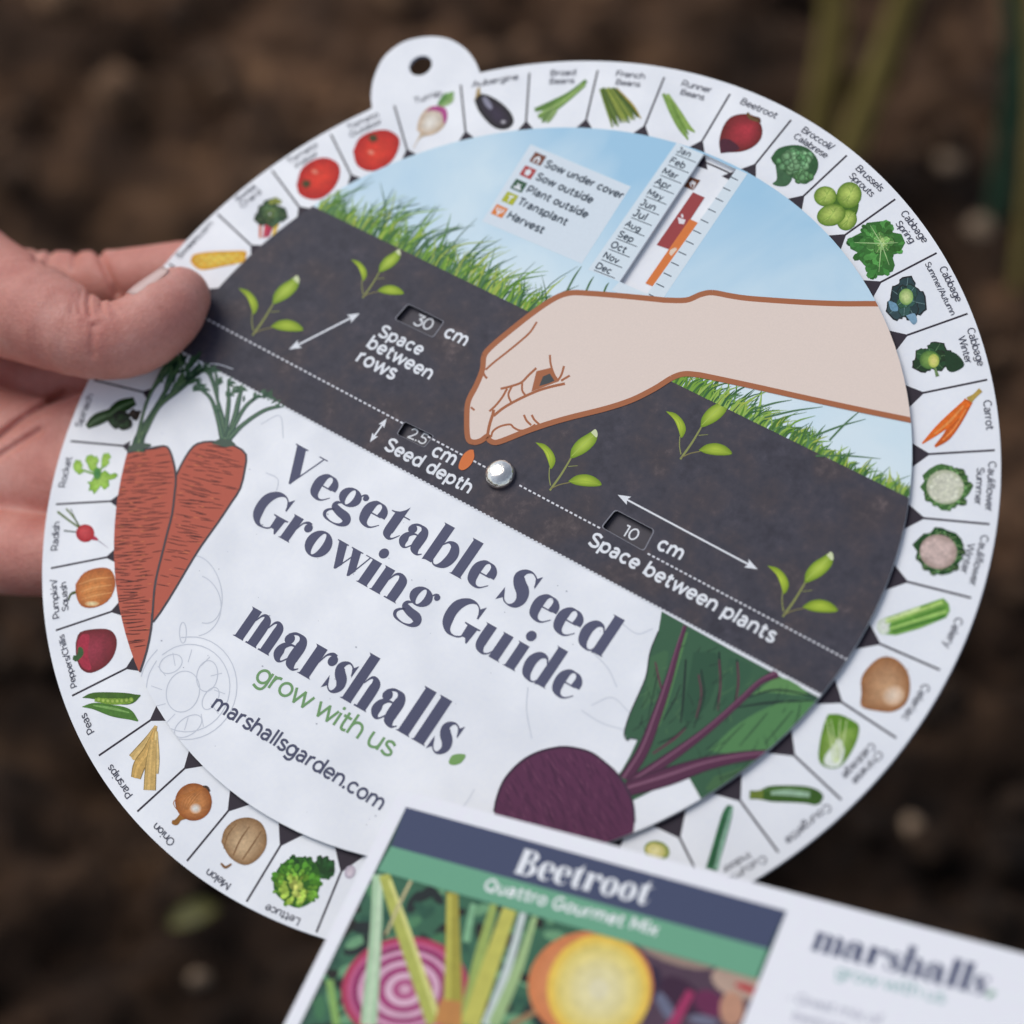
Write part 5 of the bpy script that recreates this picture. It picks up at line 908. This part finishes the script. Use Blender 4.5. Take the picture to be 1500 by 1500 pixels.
for pts, c in ((((575, 530, 56), (565, 850, 66), (525, 1360, 92)), (166, 198, 166)), (((590, 560, 18), (560, 1000, 22), (520, 1360, 26)), (192, 214, 188)), (((610, 530, 62), (710, 830, 78), (890, 1350, 92)), (172, 178, 96)), (((640, 560, 16), (750, 850, 20), (900, 1300, 20)), (214, 214, 140)), (((985, 625, 64), (988, 950, 84), (990, 1360, 120)), (158, 152, 74)), (((970, 640, 20), (965, 950, 24), (955, 1360, 30)), (186, 182, 92)), (((1215, 690, 40), (1130, 1000, 60), (1050, 1360, 70)), (150, 170, 98)), (((1300, 720, 78), (1190, 1040, 92), (1080, 1360, 104)), (188, 186, 98)), (((1375, 740, 36), (1290, 1040, 44), (1170, 1360, 52)), (194, 206, 206)), (((1440, 760, 30), (1340, 1060, 56), (1210, 1360, 70)), (156, 184, 134)), (((310, 1110, 40), (350, 1360, 44)), (132, 170, 100)), (((760, 560, 16), (690, 700, 18), (620, 860, 14)), (188, 180, 140)), (((1100, 690, 30), (1060, 900, 40)), (128, 176, 140)), (((980, 1220, 120), (960, 1360, 150)), (186, 132, 82)), (((1500, 1250, 30), (1300, 1360, 34)), (150, 120, 92))): A.rib(t5(*pts), c)
q = P(t6, 620, 1140); A.blob(ell(q[0], q[1], 92, 80, 0, 20), (200, 124, 84), (214, 150, 110)); q = P(t6, 665, 1160)
for r, c in ((1, (226, 190, 88)), (.9, (222, 196, 104)), (.8, (216, 200, 122)), (.68, (222, 208, 138)), (.55, (216, 206, 150)), (.4, (220, 212, 164)), (.2, (218, 212, 178))): A.poly(ell(q[0], q[1], 76 * r, 80 * r, 0, 30), c)
A.done()
A = pk('title_band', 1.6e-4); A.poly([(594.7, 1182.7), (1152, 1335), (1125, 1391), (573, 1240)], (74, 82, 110)); A.text('Beetroot', (752, 1279), (949, 1327), SERIF, (236, 236, 244), ysc=.00402); A.done()
A = pk('variety_band', 1.7e-4); A.poly([(573, 1240), (1125, 1391), (1108.5, 1435), (553, 1276)], (108, 164, 138)); A.text('Quattro Gourmet Mix', (707, 1303), (962, 1371), SANS, (226, 238, 234), .30); A.done()
A = pk('logo_lettering'); A.text('marshalls', (1186, 1391), (1443, 1459.5), SERIF, (70, 78, 110)); A.smooth([(1444, 1458), (1450, 1452), (1458, 1452), (1455, 1459), (1447, 1462)], (110, 156, 130)); A.done()
A = pk('slogan_lettering'); A.text('grow with us', (1222, 1430), (1383, 1470), SANS, (140, 178, 178), .2); A.done()
A = pk('small_print')
for s_, a, b in (('- Great mix of', (1152, 1466), (1290, 1502)), ('beetroot', (1160, 1493), (1238, 1513)), ('for colour', (1150, 1520), (1240, 1544))): A.text(s_, a, b, SANS, (150, 152, 172), .17)
A.done()

# ================================================================== THE HOLDING HAND
def surface_nets(f, org, h):
    nx, ny, nz = f.shape; neg = f < 0; cnt = np.zeros((nx - 1, ny - 1, nz - 1), np.int8)
    for a in (0, 1):
        for b in (0, 1):
            for c in (0, 1): cnt += neg[a:nx - 1 + a, b:ny - 1 + b, c:nz - 1 + c]
    act = np.argwhere((cnt > 0) & (cnt < 8)); ids = -np.ones(cnt.shape, int); ids[tuple(act.T)] = np.arange(len(act))
    acc = np.zeros((len(act), 3)); num = np.zeros(len(act)); corners = [(a, b, c) for a in (0, 1) for b in (0, 1) for c in (0, 1)]
    for p0 in corners:
        for ax_ in range(3):
            if p0[ax_]: continue
            p1 = list(p0); p1[ax_] = 1; v0 = f[tuple((act + p0).T)]; v1 = f[tuple((act + p1).T)]; m = (v0 < 0) != (v1 < 0)
            t = np.where(m, v0 / np.where(v0 - v1 == 0, 1, v0 - v1), 0); q = np.array(p0, float) + np.zeros((len(act), 3)); q[:, ax_] += t
            acc[m] += q[m]; num[m] += 1
    V = org + h * (act + acc / num[:, None]); Q = []
    for ax_ in range(3):
        b, c = (ax_ + 1) % 3, (ax_ + 2) % 3; sl0 = [slice(1, -1)] * 3; sl0[ax_] = slice(0, f.shape[ax_] - 1); sl1 = list(sl0); sl1[ax_] = slice(1, f.shape[ax_])
        n0, n1 = neg[tuple(sl0)], neg[tuple(sl1)]
        for flip in (False, True):
            e = np.argwhere((n0 & ~n1) if not flip else (~n0 & n1))
            e = e + np.array([0 if i == ax_ else 1 for i in range(3)]); g = []
            for db, dc in ((-1, -1), (0, -1), (0, 0), (-1, 0)):
                o = e.copy(); o[:, b] += db; o[:, c] += dc; g.append(ids[tuple(o.T)])
            g = np.column_stack(g); Q.append(g[:, ::-1] if flip else g)
    return V, np.vstack(Q)
def hp(px, py, h): return DISC.cam(px, py, h / 1000.)
# capsule chains: (px, py, height above the wheel in mm, radius in mm)
CH = [[(-330, 300, -2, 20), (-120, 378, 2, 17), (-30, 424, 5, 14.4), (55, 462, 10.5, 12.0), (135, 495, 11.4, 9.7), (195, 492, 9.9, 9.4), (240, 462, 8.8, 8.9), (262, 437, 7.7, 7.5)],   # thumb
      [(-330, 360, -20, 20), (-120, 425, -21, 14), (40, 420, -16, 9.6), (105, 417, -15, 8.4), (150, 418, -14, 8.0)],                                                                   # base of index finger
      [(140, 418, -14, 8.2), (215, 410, -12, 8.4), (290, 400, -11, 8.2), (370, 400, -9.5, 7.4)],                                                                                       # index finger
      [(-330, 430, -28, 20), (-130, 590, -26, 16), (10, 640, -20, 11.5), (110, 640, -15, 10.2), (240, 600, -11, 8.8), (340, 585, -9.5, 7.6)],                                             # middle finger
      [(-330, 480, -30, 18), (-130, 690, -26, 14), (0, 704, -19, 10.6), (110, 706, -14, 9.8), (230, 690, -10.5, 8.4), (310, 680, -9, 7.2)],                                              # ring finger
      [(-330, 540, -30, 16), (-150, 790, -24, 12), (-30, 806, -18, 10.4), (70, 816, -12.5, 9.4), (160, 815, -9.5, 7.8), (225, 805, -8.5, 6.6)],                                          # little finger
      [(-330, 420, -26, 18), (-120, 530, -27, 14), (0, 572, -29, 11.5), (80, 572, -28, 8.5), (130, 560, -26, 7)],                                                                         # web between thumb and palm
      [(-760, 60, -16, 27), (-520, 230, -18, 27), (-330, 390, -18, 24)]]                                                                                                              # wrist
KS = [4.5, 3.0, 2.4, 3.2, 8.0, 3.4, 3.4, 12.]
allp = np.array([hp(*q[:3]) for c in CH for q in c]); VOX = .00062
lo, hi = allp.min(0) - .034, allp.max(0) + .034
nn = np.ceil((hi - lo) / VOX).astype(int) + 1
gx, gy, gz = (np.arange(k, dtype=np.float32) * np.float32(VOX) + np.float32(l_) for k, l_ in zip(nn, lo))
GX, GY, GZ = gx[:, None, None], gy[None, :, None], gz[None, None, :]
def capsule_into(fc, a, b, ra, rb):                   # only near the capsule; far values stay large
    m = max(ra, rb) + .016; i0 = np.maximum(((np.minimum(a, b) - m - lo) / VOX).astype(int), 0); i1 = np.minimum(((np.maximum(a, b) + m - lo) / VOX).astype(int) + 2, nn)
    sl = tuple(slice(u, v) for u, v in zip(i0, i1)); gX, gY, gZ = GX[sl[0]], GY[:, sl[1]], GZ[:, :, sl[2]]; d = b - a; L2 = float(d @ d)
    t = np.clip(((gX - a[0]) * d[0] + (gY - a[1]) * d[1] + (gZ - a[2]) * d[2]) / L2, 0, 1).astype(np.float32)
    f = np.sqrt((gX - a[0] - t * d[0]) ** 2 + (gY - a[1] - t * d[1]) ** 2 + (gZ - a[2] - t * d[2]) ** 2) - (ra + (rb - ra) * t)
    fc[sl] = np.minimum(fc[sl], f)
def smin(a, b, k): h = np.clip(.5 + .5 * (b - a) / k, 0, 1); return b + (a - b) * h - k * h * (1 - h)
Fd = None
for chain, k in zip(CH, KS):
    pts = spline(chain, 3); fc = np.full(tuple(nn), .016, np.float32)
    for q0, q1 in zip(pts[:-1], pts[1:]):
        capsule_into(fc, hp(*q0[:3]), hp(*q1[:3]), q0[3] / 1000, q1[3] / 1000)
    Fd = fc if Fd is None else smin(Fd, fc, k / 1000)
# skin creases, given where they run over the hand
PXG, PYG = 750 + F * GX / GZ, 750 + F * GY / GZ
HN = ((GX - DISC.T[0]) * DISC.N[0] + (GY - DISC.T[1]) * DISC.N[1] + (GZ - DISC.T[2]) * DISC.N[2])
for pts, hmin, dep, wd in ((((131, 425), (129, 445), (132, 462)), .006, .0013, 3.6), (((150, 430), (148, 448), (150, 456)), .006, .0012, 3.6), (((119, 428), (116, 445), (118, 458)), .006, .0007, 3.4), (((137, 480), (135, 500), (137, 520)), .004, .0006, 5),
                           (((160, 438), (164, 452), (172, 462)), .006, .0006, 4), (((70, 355), (74, 368), (70, 385)), -.03, .0011, 4.5), (((108, 355), (111, 368), (108, 392)), -.03, .0011, 4.5), (((143, 365), (150, 385), (172, 430)), -.03, .0018, 5.5), (((52, 352), (56, 365), (52, 380)), -.03, .0008, 4),
                           (((141, 426), (140, 442), (142, 458)), .006, .0006, 3.0), (((109, 432), (105, 448), (107, 462)), .006, .0005, 3.2), (((168, 440), (178, 450), (190, 456)), .006, .0004, 3.4), (((120, 470), (134, 478), (150, 472)), .006, .0004, 3.6),
                           (((-10, 648), (40, 610), (95, 577)), -.04, .0019, 6.5), (((-10, 675), (20, 655), (60, 630)), -.04, .0012, 5)):
    d2 = None; pp = spline(pts, 3)
    for a, b in zip(pp[:-1], pp[1:]):
        ab = b - a; t = np.clip(((PXG - a[0]) * ab[0] + (PYG - a[1]) * ab[1]) / (ab @ ab), 0, 1)
        e = (PXG - a[0] - t * ab[0]) ** 2 + (PYG - a[1] - t * ab[1]) ** 2; d2 = e if d2 is None else np.minimum(d2, e)
    Fd = Fd + np.where(HN > hmin, dep, 0) * np.exp(-d2 / (wd * wd))
HV, HF = surface_nets(Fd.astype(np.float64), lo, VOX)
del Fd, PXG, PYG, HN
org = hp(-760, 60, -16); HW = (HV - org) @ C2W.T
SKIN, nt, p = mat('skin', rough=.52, spec=.30)
n1 = noise(nt, 75, 5, .62); a = ramp(nt, n1.outputs['Fac'], [(.3, (.58, .215, .17)), (.5, (.66, .28, .22)), (.7, (.72, .35, .285))])
n4 = noise(nt, 900, 3, .6); b = ramp(nt, n4.outputs['Fac'], [(.3, (.93, .91, .90)), (.7, (1.05, 1.06, 1.06))])
nt.links.new(mixc(nt, a.outputs[0], b.outputs[0], .9, 'MULTIPLY'), p.inputs['Base Color'])
p.inputs['Subsurface Weight'].default_value = .35; p.inputs['Subsurface Radius'].default_value = (1, .35, .2); p.inputs['Subsurface Scale'].default_value = .0035
wv = nt.nodes.new('ShaderNodeTexVoronoi'); wv.inputs['Scale'].default_value = 1300; tc = nt.nodes.new('ShaderNodeTexCoord'); nt.links.new(tc.outputs['Object'], wv.inputs['Vector'])
ml = nt.nodes.new('ShaderNodeMath'); ml.operation = 'ADD'; nt.links.new(wv.outputs['Distance'], ml.inputs[0]); nt.links.new(n4.outputs['Fac'], ml.inputs[1]); bump(nt, p, ml.outputs[0], .22, .0005)
hand = mesh_obj('person', HW.tolist(), HF.tolist(), SKIN, smooth=True)
hand.location = CAM + C2W @ org
sm = hand.modifiers.new('smooth', 'SMOOTH'); sm.factor = .5; sm.iterations = 2
tag(hand, 'bare hand of a person gripping the wheel from the left with thumb on top', 'person')
# thumbnail on the upper side of the thumb tip
NAIL, nt, p = mat('fingernail', (.60, .40, .35), .3, .5); n1 = noise(nt, 200, 3); a = ramp(nt, n1.outputs['Fac'], [(.3, (.70, .47, .42)), (.7, (.78, .57, .51))]); nt.links.new(a.outputs[0], p.inputs['Base Color'])
a0, a1 = hp(212, 482, 9.5), hp(268, 432, 7.6); dx = a1 - a0; ln = np.linalg.norm(dx); dx /= ln
up_ = np.array([-.50, -.80, .02]); up_ -= (up_ @ dx) * dx; up_ /= np.linalg.norm(up_); sd_ = np.cross(dx, up_)
V, Fc = [], []; nu, nv = 10, 11
for off in (0, -.0005):
    for i in range(nu):
        u = i / (nu - 1); c = a0 + dx * ln * (.18 + .86 * u); rr = (.0093 - .0013 * u) - .00025 + off; w = .80 * (1 - .18 * (2 * u - 1) ** 4)
        for j in range(nv):
            th = w * (2 * j / (nv - 1) - 1); q = c + (rr + .00055 * math.cos(th / w * 1.45) * min(1, 3 * u + .2)) * (math.cos(th) * up_ + math.sin(th) * sd_); V.append(tuple((C2W @ (q - org))))
for i in range(nu - 1):
    for j in range(nv - 1):
        q = i * nv + j; Fc.append((q, q + 1, q + nv + 1, q + nv)); m = nu * nv + q; Fc.append((m, m + nv, m + nv + 1, m + 1))
for i in range(nu - 1):
    for j in (0, nv - 1): q = i * nv + j; Fc.append((q, q + nv, q + nv + nu * nv, q + nu * nv))
for j in range(nv - 1):
    for i in (0, nu - 1): q = i * nv + j; Fc.append((q, q + 1, q + 1 + nu * nv, q + nu * nv))
mesh_obj('thumbnail', V, Fc, NAIL, hand, smooth=True)
